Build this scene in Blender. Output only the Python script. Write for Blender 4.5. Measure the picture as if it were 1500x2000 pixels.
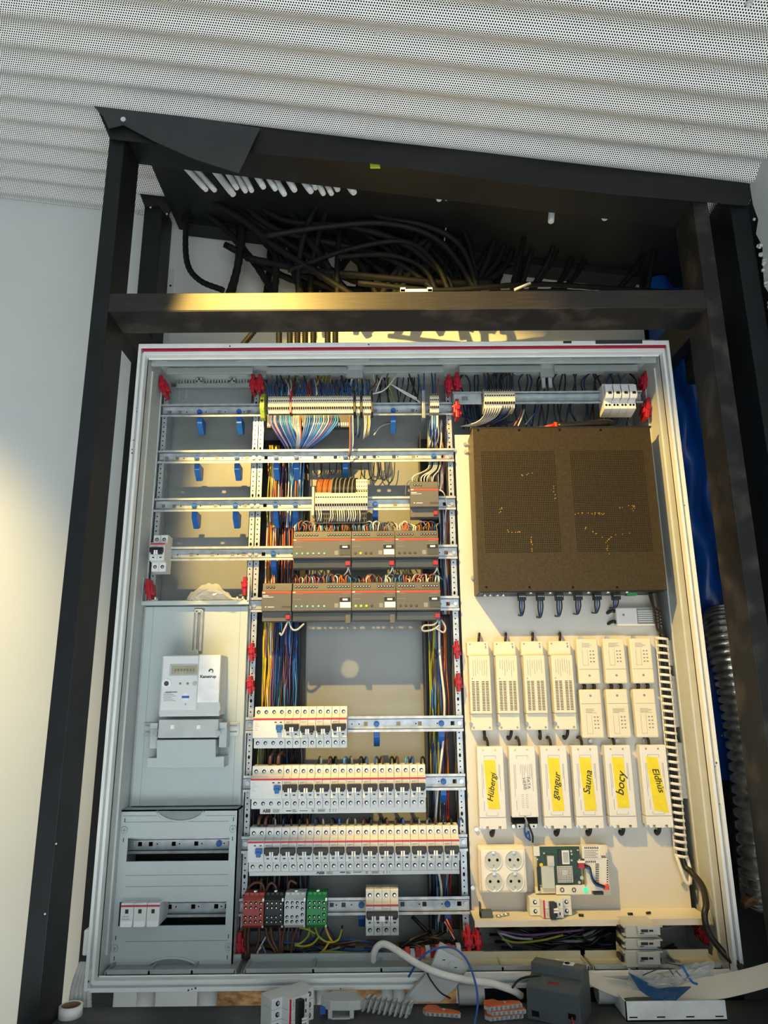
import bpy, bmesh, math, random
from mathutils import Vector, Matrix
random.seed(7)
S = bpy.context.scene
for o in list(bpy.data.objects): bpy.data.objects.remove(o)
C = S.collection
# ---------------------------------------------------------------- camera
FPX = 1390.0
_p, _w, _r = math.radians(14.51), math.radians(.28), math.radians(-.52)
CAM = Vector((-.061, -1.722, 1.503))
_fw = Vector((math.sin(_w)*math.cos(_p), math.cos(_w)*math.cos(_p), math.sin(_p)))
_rt0 = Vector((math.cos(_w), -math.sin(_w), 0)); _up0 = _rt0.cross(_fw)
_rt = _rt0*math.cos(_r)+_up0*math.sin(_r); _up = -_rt0*math.sin(_r)+_up0*math.cos(_r)
cd = bpy.data.cameras.new('camera'); cam = bpy.data.objects.new('camera', cd); C.objects.link(cam)
cd.sensor_width = 36; cd.lens = FPX/2000*36; cd.clip_start = .02; cd.clip_end = 60
M4 = Matrix(((_rt.x, _up.x, -_fw.x, CAM.x), (_rt.y, _up.y, -_fw.y, CAM.y), (_rt.z, _up.z, -_fw.z, CAM.z), (0, 0, 0, 1)))
cam.matrix_world = M4; S.camera = cam
# ---------------------------------------------------------------- world, lights, exposure
W = bpy.data.worlds.new('world'); S.world = W; W.use_nodes = True
W.node_tree.nodes['Background'].inputs[0].default_value = (.80, .90, .93, 1)
W.node_tree.nodes['Background'].inputs[1].default_value = .24
vs = S.view_settings; vs.view_transform = 'Standard'; vs.look = 'None'; vs.gamma = 1; vs.use_curve_mapping = False
vs.exposure = 0.0
def light(name, kind, loc, energy, col, **kw):
    d = bpy.data.lights.new(name, kind); d.energy = energy; d.color = col
    tgt = kw.pop('direction', None)
    for k, v in kw.items(): setattr(d, k, v)
    o = bpy.data.objects.new(name, d); C.objects.link(o); o.location = loc
    if tgt: o.rotation_euler = Vector(tgt).to_track_quat('-Z', 'Y').to_euler()
    return o
# warm ceiling spotlight up and to the left of the photographer, a second one washing the side wall, a lamp deep in the room
light('ceiling_spotlight', 'SPOT', (-.48, -1.0, 2.74), 190, (1, .62, .14), direction=(.385, .80, -.57), spot_size=math.radians(54), spot_blend=.28, shadow_soft_size=.012)
light('wall_spotlight', 'SPOT', (-1.62, -.75, 2.85), 190, (1, .70, .24), direction=(.26, .80, -1.10), spot_size=math.radians(46), spot_blend=1.0, shadow_soft_size=.05)
light('room_lamp', 'POINT', (-.32, -4.0, 1.72), 8, (1, .72, .25), shadow_soft_size=.07)
light('daylight_fill', 'AREA', (.8, -4.2, 1.6), 48, (.86, .95, 1), direction=(-.15, 1, .05), shape='RECTANGLE', size=2.6, size_y=2.0)  # added fill panel behind the camera for soft daylight, not a known window
light('floor_bounce_spot', 'SPOT', (-.2, -2.75, 2.6), 2700, (.93, .97, 1), direction=(0, .05, -1), spot_size=math.radians(62), spot_blend=.3, shadow_soft_size=.05)  # added spot behind the camera; floor bounce from it brightens the ceiling

# ---------------------------------------------------------------- pixel -> point on a plane y = Y
def A(u, v, Y):
    d = _fw + _rt*((u-750)/FPX) + _up*((1000-v)/FPX)
    return CAM + d*((Y-CAM.y)/d.y)
def X(u, v, Y): return A(u, v, Y).x
def Z(u, v, Y): return A(u, v, Y).z
def AZ(u, v, z):
    d = _fw + _rt*((u-750)/FPX) + _up*((1000-v)/FPX)
    return CAM + d*((z-CAM.z)/d.z)
YB, YW = .095, .125
ZR = {0: 2.22, 1: 2.094, 2: 1.968, 3: 1.844, 4: 1.718, 6: 1.441, 7: 1.314, 8: 1.187, 9: 1.062}
# ---------------------------------------------------------------- materials
def lin(h):
    h = h.lstrip('#'); r = []
    for i in (0, 2, 4):
        c = int(h[i:i+2], 16)/255; r.append(c/12.92 if c <= .04045 else ((c+.055)/1.055)**2.4)
    return r
MATS = {}
def mat(name, hexc, rough=.5, metal=0, vary=.08, scale=30, hex2=None, bump=0, emit=0, alpha=1, trans=0, spec=.5, coat=0, stretch=None, lo=.35, hi=.65):
    if name in MATS: return MATS[name]
    m = bpy.data.materials.new(name); m.use_nodes = True; nt = m.node_tree; n = nt.nodes; b = n['Principled BSDF']
    c = lin(hexc)
    tc = n.new('ShaderNodeTexCoord'); no = n.new('ShaderNodeTexNoise'); no.inputs['Scale'].default_value = scale; no.inputs['Detail'].default_value = 4
    if stretch:
        mp = n.new('ShaderNodeMapping'); mp.inputs['Scale'].default_value = stretch
        nt.links.new(tc.outputs['Object'], mp.inputs[0]); nt.links.new(mp.outputs[0], no.inputs['Vector'])
    else: nt.links.new(tc.outputs['Object'], no.inputs['Vector'])
    rp = n.new('ShaderNodeValToRGB'); rp.color_ramp.elements[0].position = lo; rp.color_ramp.elements[1].position = hi
    if hex2: c2 = lin(hex2)
    else: c2 = [min(1, x*(1+vary)) for x in c]; c = [x*(1-vary) for x in c]
    rp.color_ramp.elements[0].color = (*c, 1); rp.color_ramp.elements[1].color = (*c2, 1)
    nt.links.new(no.outputs['Fac'], rp.inputs[0]); nt.links.new(rp.outputs[0], b.inputs['Base Color'])
    b.inputs['Roughness'].default_value = rough; b.inputs['Metallic'].default_value = metal
    b.inputs['Specular IOR Level'].default_value = spec; b.inputs['Coat Weight'].default_value = coat
    if bump:
        bp = n.new('ShaderNodeBump'); bp.inputs['Strength'].default_value = bump; bp.inputs['Distance'].default_value = .004
        nt.links.new(no.outputs['Fac'], bp.inputs['Height']); nt.links.new(bp.outputs[0], b.inputs['Normal'])
    if emit:
        b.inputs['Emission Color'].default_value = (*lin(hexc), 1); b.inputs['Emission Strength'].default_value = emit
    if alpha < 1: b.inputs['Alpha'].default_value = alpha
    if trans: b.inputs['Transmission Weight'].default_value = trans
    MATS[name] = m; return m
def perforated(name, hexc, pitch, hole, slope=0):
    """white sheet with a hexagonal grid of dark punched holes (object x along the ridge, y across it)"""
    m = bpy.data.materials.new(name); m.use_nodes = True; nt = m.node_tree; n = nt.nodes; L = nt.links; b = n['Principled BSDF']
    uv = n.new('ShaderNodeUVMap'); sp = n.new('ShaderNodeSeparateXYZ'); L.new(uv.outputs[0], sp.inputs[0])
    def mth(op, a, bb=None):
        k = n.new('ShaderNodeMath'); k.operation = op
        for i, q in enumerate((a, bb)):
            if q is None: continue
            if isinstance(q, (int, float)): k.inputs[i].default_value = q
            else: L.new(q, k.inputs[i])
        return k.outputs[0]
    px, py = pitch, pitch*math.sqrt(3)
    def cell(ox, oy):
        a = mth('SUBTRACT', mth('FRACT', mth('ADD', mth('DIVIDE', sp.outputs[0], px), ox)), .5); a = mth('MULTIPLY', a, px)
        c = mth('SUBTRACT', mth('FRACT', mth('ADD', mth('DIVIDE', sp.outputs[1], py), oy)), .5); c = mth('MULTIPLY', c, py)
        return mth('SQRT', mth('ADD', mth('MULTIPLY', a, a), mth('MULTIPLY', c, c)))
    d = mth('MINIMUM', cell(0, 0), cell(.5, .5))
    f = mth('LESS_THAN', d, hole/2)
    mx = n.new('ShaderNodeMix'); mx.data_type = 'RGBA'; L.new(f, mx.inputs[0])
    mx.inputs[6].default_value = (*lin(hexc), 1); mx.inputs[7].default_value = (.006, .007, .007, 1)
    L.new(mx.outputs[2], b.inputs['Base Color']); b.inputs['Roughness'].default_value = .5
    L.new(mth('SUBTRACT', .3, mth('MULTIPLY', f, .3)), b.inputs['Specular IOR Level'])
    MATS[name] = m; return m
mat('ceiling_white', '#e3e6e4', .5)
perforated('perforated_steel', '#eceeec', .0052, .0031)
mat('wall_paint', '#c6cccc', .7, vary=.02, scale=4)
mat('plaster', '#b9bebe', .85, vary=.1, scale=60, bump=.4)
mat('concrete_floor', '#b9b8b4', .8, vary=.12, scale=3)
mat('black_paint', '#0d1114', .55, hex2='#14191d', scale=14, bump=.08, spec=.35)
mat('worn_black', '#0d0f10', .6, hex2='#3d3833', scale=13, bump=.15, lo=.5, hi=.66)
mat('beam_face', '#121414', .43, hex2='#2a2622', scale=6, bump=.05, stretch=(2, 8, 60))
mat('black_foil', '#0e1112', .5, vary=.2, scale=8, bump=.1)
mat('grey_foil', '#303336', .55, vary=.1, scale=8)
mat('blue_foil', '#08418f', .3, vary=.3, scale=6, bump=.5)
mat('blue_grey_foil', '#2a5674', .35, vary=.25, scale=6, bump=.5)
mat('osb', '#6d4a2b', .8, hex2='#b58a57', scale=45, bump=.4, stretch=(1, 1, 2.5))
mat('hose_black', '#0f1112', .65, vary=.2, spec=.25)
mat('conduit_grey', '#c3c8c9', .5, vary=.05)
mat('duct_foil', '#8d8a84', .28, .85, hex2='#cfc8b8', scale=40, bump=.6)
mat('cab_white', '#e2e6e6', .42, vary=.03, scale=12)
mat('cab_inner', '#b8bebd', .5, vary=.03)
mat('cab_back', '#878d8e', .33, vary=.05, scale=9, coat=.15)
mat('liner_grey', '#98a1a2', .5, vary=.04)
mat('panel_grey', '#adb9bb', .48, vary=.025, scale=10)
mat('groove_grey', '#7d8789', .6)
mat('gasket_red', '#9c1530', .45)
mat('latch_red', '#9c0f26', .4)
mat('galv', '#b4bcc2', .38, .55, vary=.14, scale=55)
mat('galv_dark', '#8b9398', .4, .55, vary=.14, scale=55)
mat('zinc_screw', '#c9ced0', .3, .8)
mat('hole_dark', '#08090a', .8, spec=.2)
mat('clip_blue', '#1c5fae', .4)
mat('breaker_grey', '#d2d6d6', .45, vary=.02)
mat('breaker_shade', '#bfc4c4', .45, vary=.02)
mat('stripe_red', '#b52332', .45)
mat('lever_black', '#141618', .4)
mat('lever_blue', '#1f62ab', .4)
mat('tick_white', '#e6e8e8', .5)
mat('print_dark', '#3a3d3f', .6)
mat('print_mid', '#84888a', .6)
mat('knx_grey', '#5a5a57', .5, vary=.03)
mat('knx_dark', '#43484a', .5, vary=.04)
mat('knx_cover', '#3c4345', .3, vary=.05)
mat('knx_stripe', '#c2402c', .45)
mat('led_teal', '#6fb8a2', .35, emit=.25)
mat('led_green', '#8fd11c', .35, emit=1.0)
mat('led_ring', '#24d07a', .3, emit=1.6)
mat('label_white', '#dfe4e8', .5)
mat('bus_red', '#a3202a', .45)
mat('term_cream', '#d9d2bd', .5, vary=.04)
mat('term_dark', '#2f3436', .5)
mat('term_green', '#8fb52b', .5, hex2='#c9c73a', scale=200)
mat('amp_black', '#42371f', .43, .5, vary=.16, scale=220, bump=.12)
mat('amp_side', '#1a1a19', .4)
mat('plate_cream', '#cdcbc4', .5, vary=.025, scale=7)
mat('driver_white', '#d8d8d4', .42, vary=.015)
mat('driver_cream', '#d9d3bd', .42, vary=.015)
mat('tape_yellow', '#dccb1c', .5, vary=.05, scale=60)
mat('ink_black', '#15120f', .5)
mat('ink_grey', '#6f7275', .6)
mat('socket_white', '#e2e0dc', .35, vary=.01)
mat('pcb_green', '#0f3a2a', .4, vary=.25, scale=160)
mat('pcb_shield', '#b9b7b0', .4, .3)
mat('brass', '#d8a62c', .3, .8)
mat('dist_red', '#a3473f', .5, vary=.03)
mat('dist_black', '#22272a', .45)
mat('dist_grey', '#c8cccc', .5)
mat('dist_green', '#2f9150', .45)
mat('dev_grey', '#4b5355', .5, vary=.03)
mat('loose_grey', '#b3b8b8', .5, vary=.03)
mat('orange_plastic', '#d2611f', .45)
mat('paper', '#d5d0c2', .8, vary=.03, scale=9)
mat('shelf_dark', '#303335', .6, hex2='#505456', scale=7, bump=.1)
mat('bag_clear', '#cfd3d2', .18, alpha=.42, spec=.7)
mat('bag_blue', '#24557f', .22, alpha=.8, spec=.7)
mat('white_cable', '#d8d6cf', .45)
mat('spiral_white', '#d9d9d4', .4)
mat('meter_grey', '#c3c8c8', .45, vary=.02)
mat('meter_light', '#d6dada', .4, vary=.01)
mat('meter_clear', '#b6bcbc', .25, vary=.06, scale=25)
mat('lcd', '#a39f85', .3)
mat('handle_black', '#1a1815', .4)
mat('red_orange', '#d8401c', .4)
mat('tape_roll', '#e6e8e6', .5)
mat('core_brown', '#8a6a4a', .7)
WIRE = {'bl': '#1f4f94', 'lb': '#4a8fc9', 'db': '#152d55', 'br': '#54362a', 'wh': '#d9d7d2', 'ye': '#c9a81e', 'gy': '#9aa02c', 'or': '#c8672a', 'bk': '#131416', 'pk': '#a8606c', 'pu': '#6d4a78', 'rd': '#a3282a', 'gr': '#73797b', 'lg': '#a9aeae'}
for k, h in WIRE.items(): mat('wire_'+k, h, .45)

# ---------------------------------------------------------------- mesh builder
ORG = {}
class MB:
    def __init__(s): s.v = []; s.f = []; s.m = []; s.sm = []
    def add(s, vs, fs, mi=0, sm=False):
        b = len(s.v); s.v += [tuple(p) for p in vs]
        for f in fs: s.f.append(tuple(i+b for i in f)); s.m.append(mi); s.sm.append(sm)
        return s
    def box(s, x0, x1, y0, y1, z0, z1, mi=0):
        if x0 > x1: x0, x1 = x1, x0
        if y0 > y1: y0, y1 = y1, y0
        if z0 > z1: z0, z1 = z1, z0
        return s.add([(x0, y0, z0), (x1, y0, z0), (x1, y1, z0), (x0, y1, z0), (x0, y0, z1), (x1, y0, z1), (x1, y1, z1), (x0, y1, z1)],
                     [(0, 3, 2, 1), (4, 5, 6, 7), (0, 1, 5, 4), (1, 2, 6, 5), (2, 3, 7, 6), (3, 0, 4, 7)], mi)
    def _prism(s, a, b, mi, sm=False):
        n = len(a); fs = [tuple(range(n))[::-1], tuple(range(n, 2*n))]
        b0 = len(s.v); s.v += [tuple(p) for p in a]+[tuple(p) for p in b]
        for f in fs: s.f.append(tuple(i+b0 for i in f)); s.m.append(mi); s.sm.append(False)
        for i in range(n):
            j = (i+1) % n; s.f.append((b0+i, b0+j, b0+n+j, b0+n+i)); s.m.append(mi); s.sm.append(sm)
        return s
    def px(s, prof, x0, x1, mi=0): return s._prism([(x0, y, z) for y, z in prof], [(x1, y, z) for y, z in prof], mi)
    def py(s, poly, y0, y1, mi=0): return s._prism([(x, y0, z) for x, z in poly], [(x, y1, z) for x, z in poly], mi)
    def pz(s, poly, z0, z1, mi=0): return s._prism([(x, y, z0) for x, y in poly], [(x, y, z1) for x, y in poly], mi)
    def cyl(s, p, axis, r, h, n=12, mi=0, r2=None, sm=True):
        a = Vector(axis).normalized(); t = a.orthogonal().normalized(); q = a.cross(t); p = Vector(p); r2 = r if r2 is None else r2
        A_, B_ = [], []
        for i in range(n):
            c, d = math.cos(2*math.pi*i/n), math.sin(2*math.pi*i/n)
            A_.append(p+t*c*r+q*d*r); B_.append(p+a*h+t*c*r2+q*d*r2)
        return s._prism(A_, B_, mi, sm)
    def disc(s, x, y, z, r, n=8, mi=0, h=.0006): return s.cyl((x, y, z), (0, -1, 0), r, h, n, mi, sm=False)
    def tube(s, pts, r, n=6, mi=0, closed=False):
        pts = [Vector(p) for p in pts]; N = len(pts); R = r if isinstance(r, (list, tuple)) else [r]*N
        prev = None; b0 = len(s.v)
        for i, p in enumerate(pts):
            if closed: t = pts[(i+1) % N]-pts[i-1]
            else: t = pts[min(i+1, N-1)]-pts[max(i-1, 0)]
            if t.length < 1e-9: t = Vector((0, 0, 1))
            t.normalize()
            if prev is None: u = t.orthogonal().normalized()
            else:
                u = prev-t*prev.dot(t)
                u = u.normalized() if u.length > 1e-6 else t.orthogonal().normalized()
            prev = u; w = t.cross(u)
            for k in range(n):
                a = 2*math.pi*k/n; s.v.append(tuple(p+u*math.cos(a)*R[i]+w*math.sin(a)*R[i]))
        for i in range(N if closed else N-1):
            j = (i+1) % N
            for k in range(n):
                l = (k+1) % n; s.f.append((b0+i*n+k, b0+i*n+l, b0+j*n+l, b0+j*n+k)); s.m.append(mi); s.sm.append(True)
        if not closed:
            s.f.append(tuple(b0+k for k in range(n))[::-1]); s.m.append(mi); s.sm.append(False)
            s.f.append(tuple(b0+(N-1)*n+k for k in range(n))); s.m.append(mi); s.sm.append(False)
        return s
    def ring(s, c, axis, R, r, n=16, m=6, mi=0):
        a = Vector(axis).normalized(); t = a.orthogonal().normalized(); q = a.cross(t); c = Vector(c)
        return s.tube([c+t*R*math.cos(2*math.pi*i/n)+q*R*math.sin(2*math.pi*i/n) for i in range(n)], r, m, mi, True)
    def grid(s, fn, nu, nv, mi=0, sm=True):
        b0 = len(s.v)
        for i in range(nu+1):
            for j in range(nv+1): s.v.append(tuple(fn(i/nu, j/nv)))
        for i in range(nu):
            for j in range(nv):
                a = b0+i*(nv+1)+j; s.f.append((a, a+1, a+nv+2, a+nv+1)); s.m.append(mi); s.sm.append(sm)
        return s
    def mesh(s, name, mats, org=(0, 0, 0)):
        me = bpy.data.meshes.new(name); o = Vector(org)
        me.from_pydata([tuple(Vector(p)-o) for p in s.v], [], s.f)
        for m in ([mats] if isinstance(mats, str) else mats): me.materials.append(MATS[m])
        me.polygons.foreach_set('material_index', s.m); me.polygons.foreach_set('use_smooth', s.sm)
        bm = bmesh.new(); bm.from_mesh(me); bmesh.ops.recalc_face_normals(bm, faces=bm.faces); bm.to_mesh(me); bm.free()
        me.update(); return me
    def bounds(s):
        xs = list(zip(*s.v)); return [min(q) for q in xs], [max(q) for q in xs]
def bevel(o, w, seg=2):
    if w:
        md = o.modifiers.new('bevel', 'BEVEL'); md.width = w; md.segments = seg; md.limit_method = 'ANGLE'; md.angle_limit = math.radians(40)
    return o
def tag(o, label, cat=None, group=None, kind=None):
    if label: o['label'] = label
    if cat: o['category'] = cat
    if group: o['group'] = group
    if kind: o['kind'] = kind
    return o
def thing(name, label, cat, loc=(0, 0, 0), group=None, kind=None):
    o = bpy.data.objects.new(name, None); C.objects.link(o); o.location = loc; o.empty_display_size = .02
    ORG[o.name] = Vector(loc); return tag(o, label, cat, group, kind)
def part(mb, name, mats, parent, bev=0, kind=None, label=None):
    org = ORG[parent.name]; o = bpy.data.objects.new(name, mb.mesh(name, mats, org)); C.objects.link(o); o.parent = parent
    ORG[o.name] = org; bevel(o, bev)
    if not kind and (name[-1] == 's' or name in ('teeth', 'comb', 'spine')): kind = 'stuff'
    if kind: o['kind'] = kind
    if label: o['label'] = label
    return o
def solo(mb, name, mats, label, cat=None, group=None, kind=None, bev=0):
    lo, hi = mb.bounds(); org = ((lo[0]+hi[0])/2, (lo[1]+hi[1])/2, lo[2])
    o = bpy.data.objects.new(name, mb.mesh(name, mats, org)); C.objects.link(o); o.location = org
    ORG[o.name] = Vector(org); bevel(o, bev); return tag(o, label, cat, group, kind)
def dup(root, loc, label=None, group=None):
    def cp(o, par):
        c = o.copy(); C.objects.link(c)
        if par: c.parent = par
        for ch in o.children: cp(ch, c)
        return c
    r = cp(root, None); r.location = loc; ORG[r.name] = Vector(loc)
    if label: r['label'] = label
    if group: r['group'] = group
    return r
def spline(pts, k=6):
    P = [Vector(p) for p in pts]; out = []
    if len(P) < 3: return P
    Q = [P[0]*2-P[1]]+P+[P[-1]*2-P[-2]]
    for i in range(1, len(Q)-2):
        a, b, c, d = Q[i-1], Q[i], Q[i+1], Q[i+2]
        for j in range(k):
            t = j/k; out.append(.5*((2*b)+(c-a)*t+(2*a-5*b+4*c-d)*t*t+(3*b-a-3*c+d)*t*t*t))
    out.append(P[-1]); return out
def pxpath(pts, Y=None, k=6):
    """pts: (u, v) or (u, v, y) list -> smooth 3-D path"""
    return spline([A(p[0], p[1], p[2] if len(p) > 2 else Y) for p in pts], k)
def text(s, size, mname, parent, M, name='lettering', shear=0, ext=.0002, bold=0):
    cu = bpy.data.curves.new('t', 'FONT'); cu.body = s; cu.size = size; cu.align_x = 'CENTER'; cu.align_y = 'CENTER'; cu.shear = shear; cu.extrude = ext; cu.offset = bold; cu.resolution_u = 3
    t = bpy.data.objects.new('t', cu); C.objects.link(t); bpy.context.view_layer.update()
    me = bpy.data.meshes.new_from_object(t.evaluated_get(bpy.context.evaluated_depsgraph_get()))
    bpy.data.objects.remove(t); bpy.data.curves.remove(cu)
    me.name = name; me.transform(M); me.transform(Matrix.Translation(-ORG[parent.name]))
    me.materials.clear(); me.materials.append(MATS[mname])
    o = bpy.data.objects.new(name, me); C.objects.link(o); o.parent = parent; ORG[o.name] = ORG[parent.name]; return o
def face_m(x, y, z, ang=0):
    """matrix that lays text on a plane facing -y, turned by ang degrees"""
    return Matrix.Translation((x, y, z)) @ Matrix.Rotation(math.radians(90), 4, 'X') @ Matrix.Rotation(math.radians(ang), 4, 'Z')
def nth(n): return '%d%s' % (n, 'th' if 10 <= n % 100 <= 20 else {1: 'st', 2: 'nd', 3: 'rd'}.get(n % 10, 'th'))
ORD = ['first', 'second', 'third', 'fourth', 'fifth', 'sixth', 'seventh', 'eighth', 'ninth', 'tenth', 'eleventh', 'twelfth', 'thirteenth', 'fourteenth', 'fifteenth', 'sixteenth', 'seventeenth', 'eighteenth', 'nineteenth', 'twentieth', 'twenty-first', 'twenty-second', 'twenty-third', 'twenty-fourth', 'twenty-fifth', 'twenty-sixth', 'twenty-seventh', 'twenty-eighth', 'twenty-ninth', 'thirtieth']
# ================================================================ the setting
def ceil_z(x): return 2.8992-.14405*(x+.7494)
def struct(mb, name, mats, label, parent=None):
    if parent: return part(mb, name, mats, parent)
    return solo(mb, name, mats, label, kind='structure')
AMP, PIT, YPH = .009, .076, .0195
cy0, cy1, NS = -2.6, YW, 14
n_ = int((cy1-cy0)/PIT*NS); mb = MB(); arc = 0; prev = None; uvs = []
for i in range(n_+1):
    y = cy0+(cy1-cy0)*i/n_; dz = AMP*math.sin(2*math.pi*(y-YPH)/PIT)
    if prev: arc += math.hypot(y-prev[0], dz-prev[1])
    prev = (y, dz)
    for x in (-2.6, .845): mb.v.append((x, y, ceil_z(x)+dz)); uvs.append((x, arc))
for i in range(n_): mb.f.append((2*i, 2*i+2, 2*i+3, 2*i+1)); mb.m.append(0); mb.sm.append(True)
ceiling = struct(mb, 'ceiling', 'perforated_steel', 'white perforated corrugated steel ceiling sloping down to the right')
me = ceiling.data; uvl = me.uv_layers.new(name='UVMap')
for lp in me.loops: uvl.data[lp.index].uv = uvs[lp.vertex_index]
for (u, v) in ((738, 64), (735, 182), (1399, 137), (1337, 256), (1462, 8), (268, 418)):
    d = _fw+_rt*((u-750)/FPX)+_up*((1000-v)/FPX); t = .5
    while t < 4:
        p = CAM+d*t
        if p.z >= ceil_z(p.x)+AMP*math.sin(2*math.pi*(p.y-YPH)/PIT)-.001: break
        t += .002
    mb = MB(); mb.cyl(p+Vector((0, 0, .001)), (0, 0, -1), .0075, .002, 12); mb.cyl(p+Vector((0, 0, -.001)), (0, 0, -1), .0055, .0035, 8, r2=.003)
    part(mb, 'screw', 'conduit_grey', ceiling)
# back wall, floor
mb = MB(); mb.box(-2.6, .70, YW, YW+.05, 0, 3.25); wall_back = struct(mb, 'wall_back', 'wall_paint', 'smooth white painted wall behind the black posts')
mb = MB(); mb.box(-2.6, .845, -5, YW, -.05, 0); struct(mb, 'floor', 'concrete_floor', 'grey concrete floor below the cabinet')
mb = MB(); mb.box(.703, .95, .155, .2, 0, 2.9); mc = MB(); mc.box(.902, .95, -.285, .155, 0, 2.9); struct(mc, 'wall_recess_side', 'black_paint', 'dark board added to keep light out of the right hand recess'); struct(mb, 'wall_recess', 'black_paint', 'dark boarding at the back of the right hand recess')  # unseen side board added to stop light leaking into the recess
# right-hand wall with ragged plaster edge
mb = MB(); edge = []
zz = 0.0
while zz < 2.72:
    edge.append((-.285+random.uniform(-.012, .010), zz)); zz += random.uniform(.02, .05)
edge.append((-.285, 2.74))
poly = edge+[(-2.6, 2.74), (-2.6, 0)]
mb._prism([(.820, y, z) for y, z in poly], [(.872, y, z) for y, z in poly], 0)
wr = struct(mb, 'wall_right', 'wall_paint', 'white plastered side wall with a ragged broken edge at the right')
mb = MB(); random.seed(3)
for i in range(70):
    z = random.uniform(1.6, 2.6); r = random.uniform(.002, .006); y = -.287+random.uniform(-.008, .003)
    mb.cyl((.818, y, z), (random.uniform(-.4, .4), random.uniform(-1, 1), random.uniform(-1, 1)), r, r, 5)
part(mb, 'plaster_crumbs', 'plaster', wr, kind='stuff')
# metal corner strip on the wall in the cavity
mb = MB(); a = X(318, 500, YW); b = X(343, 500, YW); mb.box(a, b, YW-.004, YW, 2.36, 2.72)
ct = part(mb, 'corner_strip', 'cab_inner', wall_back)
mb = MB()
for (u, v) in ((329, 428), (351, 438), (312, 563), (333, 558), (330, 384)): p = A(u, v, YW-.0045); mb.disc(p.x, p.y, p.z, .0035)
part(mb, 'screw_holes', 'hole_dark', ct)
# blue vapour barrier in the right recess
mb = MB()
def foil(u, v):
    x = .703+.17*u; z = 1.3+1.35*v
    return (x, .085+.02*math.sin(9*u+3*v)+.012*math.sin(23*v+5*u)+.006*math.sin(41*v-13*u), z)
mb.grid(foil, 18, 60); solo(mb, 'vapour_barrier', 'blue_foil', 'blue plastic vapour barrier sheet behind the right hand posts', 'foil')
mb = MB()
def foil2(u, v): return (.66+.075*u, .075+.02*math.sin(3*u+2*v)+.01*math.sin(17*v), 1.72+.5*v*(1-.15*u))
mb.grid(foil2, 8, 24); solo(mb, 'foil_flap', 'blue_grey_foil', 'pale blue-grey foil flap hanging beside the cabinet right edge', 'foil')
mb = MB(); mb.box(.655, .70, .06, .10, Z(1330, 738, .06), 2.45); solo(mb, 'backing_board', 'wall_paint', 'grey board edge showing above the blue foil at the top right', 'board')

# ---------------------------------------------------------------- timber frame (black painted)
FY, BY = -.28, -.18
tf = thing('timber_frame', 'black painted timber frame of posts and beams around the cabinet', 'frame', (0, FY, 0))
def tim(x0, x1, y0, y1, z0, z1, name, m='black_paint'):
    mb = MB(); mb.box(x0, x1, y0, y1, z0, z1); return part(mb, name, m, tf, .0015)
def slopetop(x0, x1, y0, y1, z0, name, m='black_paint', drop=.012):
    mb = MB(); mb.py([(x0, z0), (x1, z0), (x1, ceil_z(x1)-drop), (x0, ceil_z(x0)-drop)], y0, y1); return part(mb, name, m, tf, .0015)
pl = slopetop(-.710, -.6725, FY, BY, 0, 'post')
rp0 = X(268, 568, .03); rp1 = X(305, 568, .03)
slopetop(rp0, rp1, .03, .12, 0, 'post')
pr_ = slopetop(.681, .717, FY, BY, 0, 'post', 'worn_black')
slopetop(.772, .815, -.275, -.16, 0, 'post')
beam = tim(-.6725, .681, FY, BY, 2.349, 2.394, 'beam', 'beam_face')
mb = MB(); mb.box(-.6720, .6805, FY+.001, BY-.001, 2.3480, 2.3492); part(mb, 'underside_wear', 'worn_black', tf)
mb = MB(); mb.py([(-.6725, ceil_z(-.67)-.062), (.681, ceil_z(.68)-.062), (.681, ceil_z(.68)-.012), (-.6725, ceil_z(-.67)-.012)], FY+.002, BY); part(mb, 'beam', 'black_paint', tf, .0015)
mb = MB(); mb.py([(-.63, ceil_z(-.63)-.05), (.681, ceil_z(.68)-.05), (.681, ceil_z(.68)-.03), (-.63, ceil_z(-.63)-.031)], .06, .12); part(mb, 'beam', 'black_paint', tf)
tim(-.708, -.6735, BY, .03, 2.349, 2.44, 'side_rail'); tim(.683, .716, BY, .10, 2.33, 2.42, 'side_rail')
tim(.717, .772, -.10, -.06, 2.26, 2.37, 'side_rail')
# bracket plate at the top of the rear post
mb = MB(); P = [A(u, v, .02) for u, v in ((262, 330), (300, 322), (318, 345), (333, 410), (325, 422), (312, 402), (282, 402), (270, 370))]
mb._prism(P, [p+Vector((0, .006, 0)) for p in P], 0); br = part(mb, 'bracket', 'black_foil', tf)
mb = MB()
for (u, v) in ((278, 351), (302, 340), (294, 405), (326, 418)): p = A(u, v, .0195); mb.disc(p.x, p.y, p.z, .003)
part(mb, 'rivets', 'conduit_grey', br)
shelf = MB(); shelf.box(-.72, .845, -.44, -.145, .86, .925); part(shelf, 'sill_beam', 'shelf_dark', tf, .002)
mb = MB(); p = A(733, 322, BY-.0)  # yellow-green tag on the top beam
mb.box(p.x-.012, p.x+.012, FY-.001, FY+.002, Z(733, 328, FY), Z(733, 317, FY)); part(mb, 'tag', 'term_green', tf)
mb = MB(); p0, p1 = A(325, 147+1500, FY), A(325, 1500, FY)
mb = MB()
for (u, v) in ((110, 1648), (88, 1785)): p = A(u, v, FY-.0005); mb.disc(p.x, p.y, p.z, .0018, 7)
part(mb, 'paint_chips', 'plaster', pl)
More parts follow.
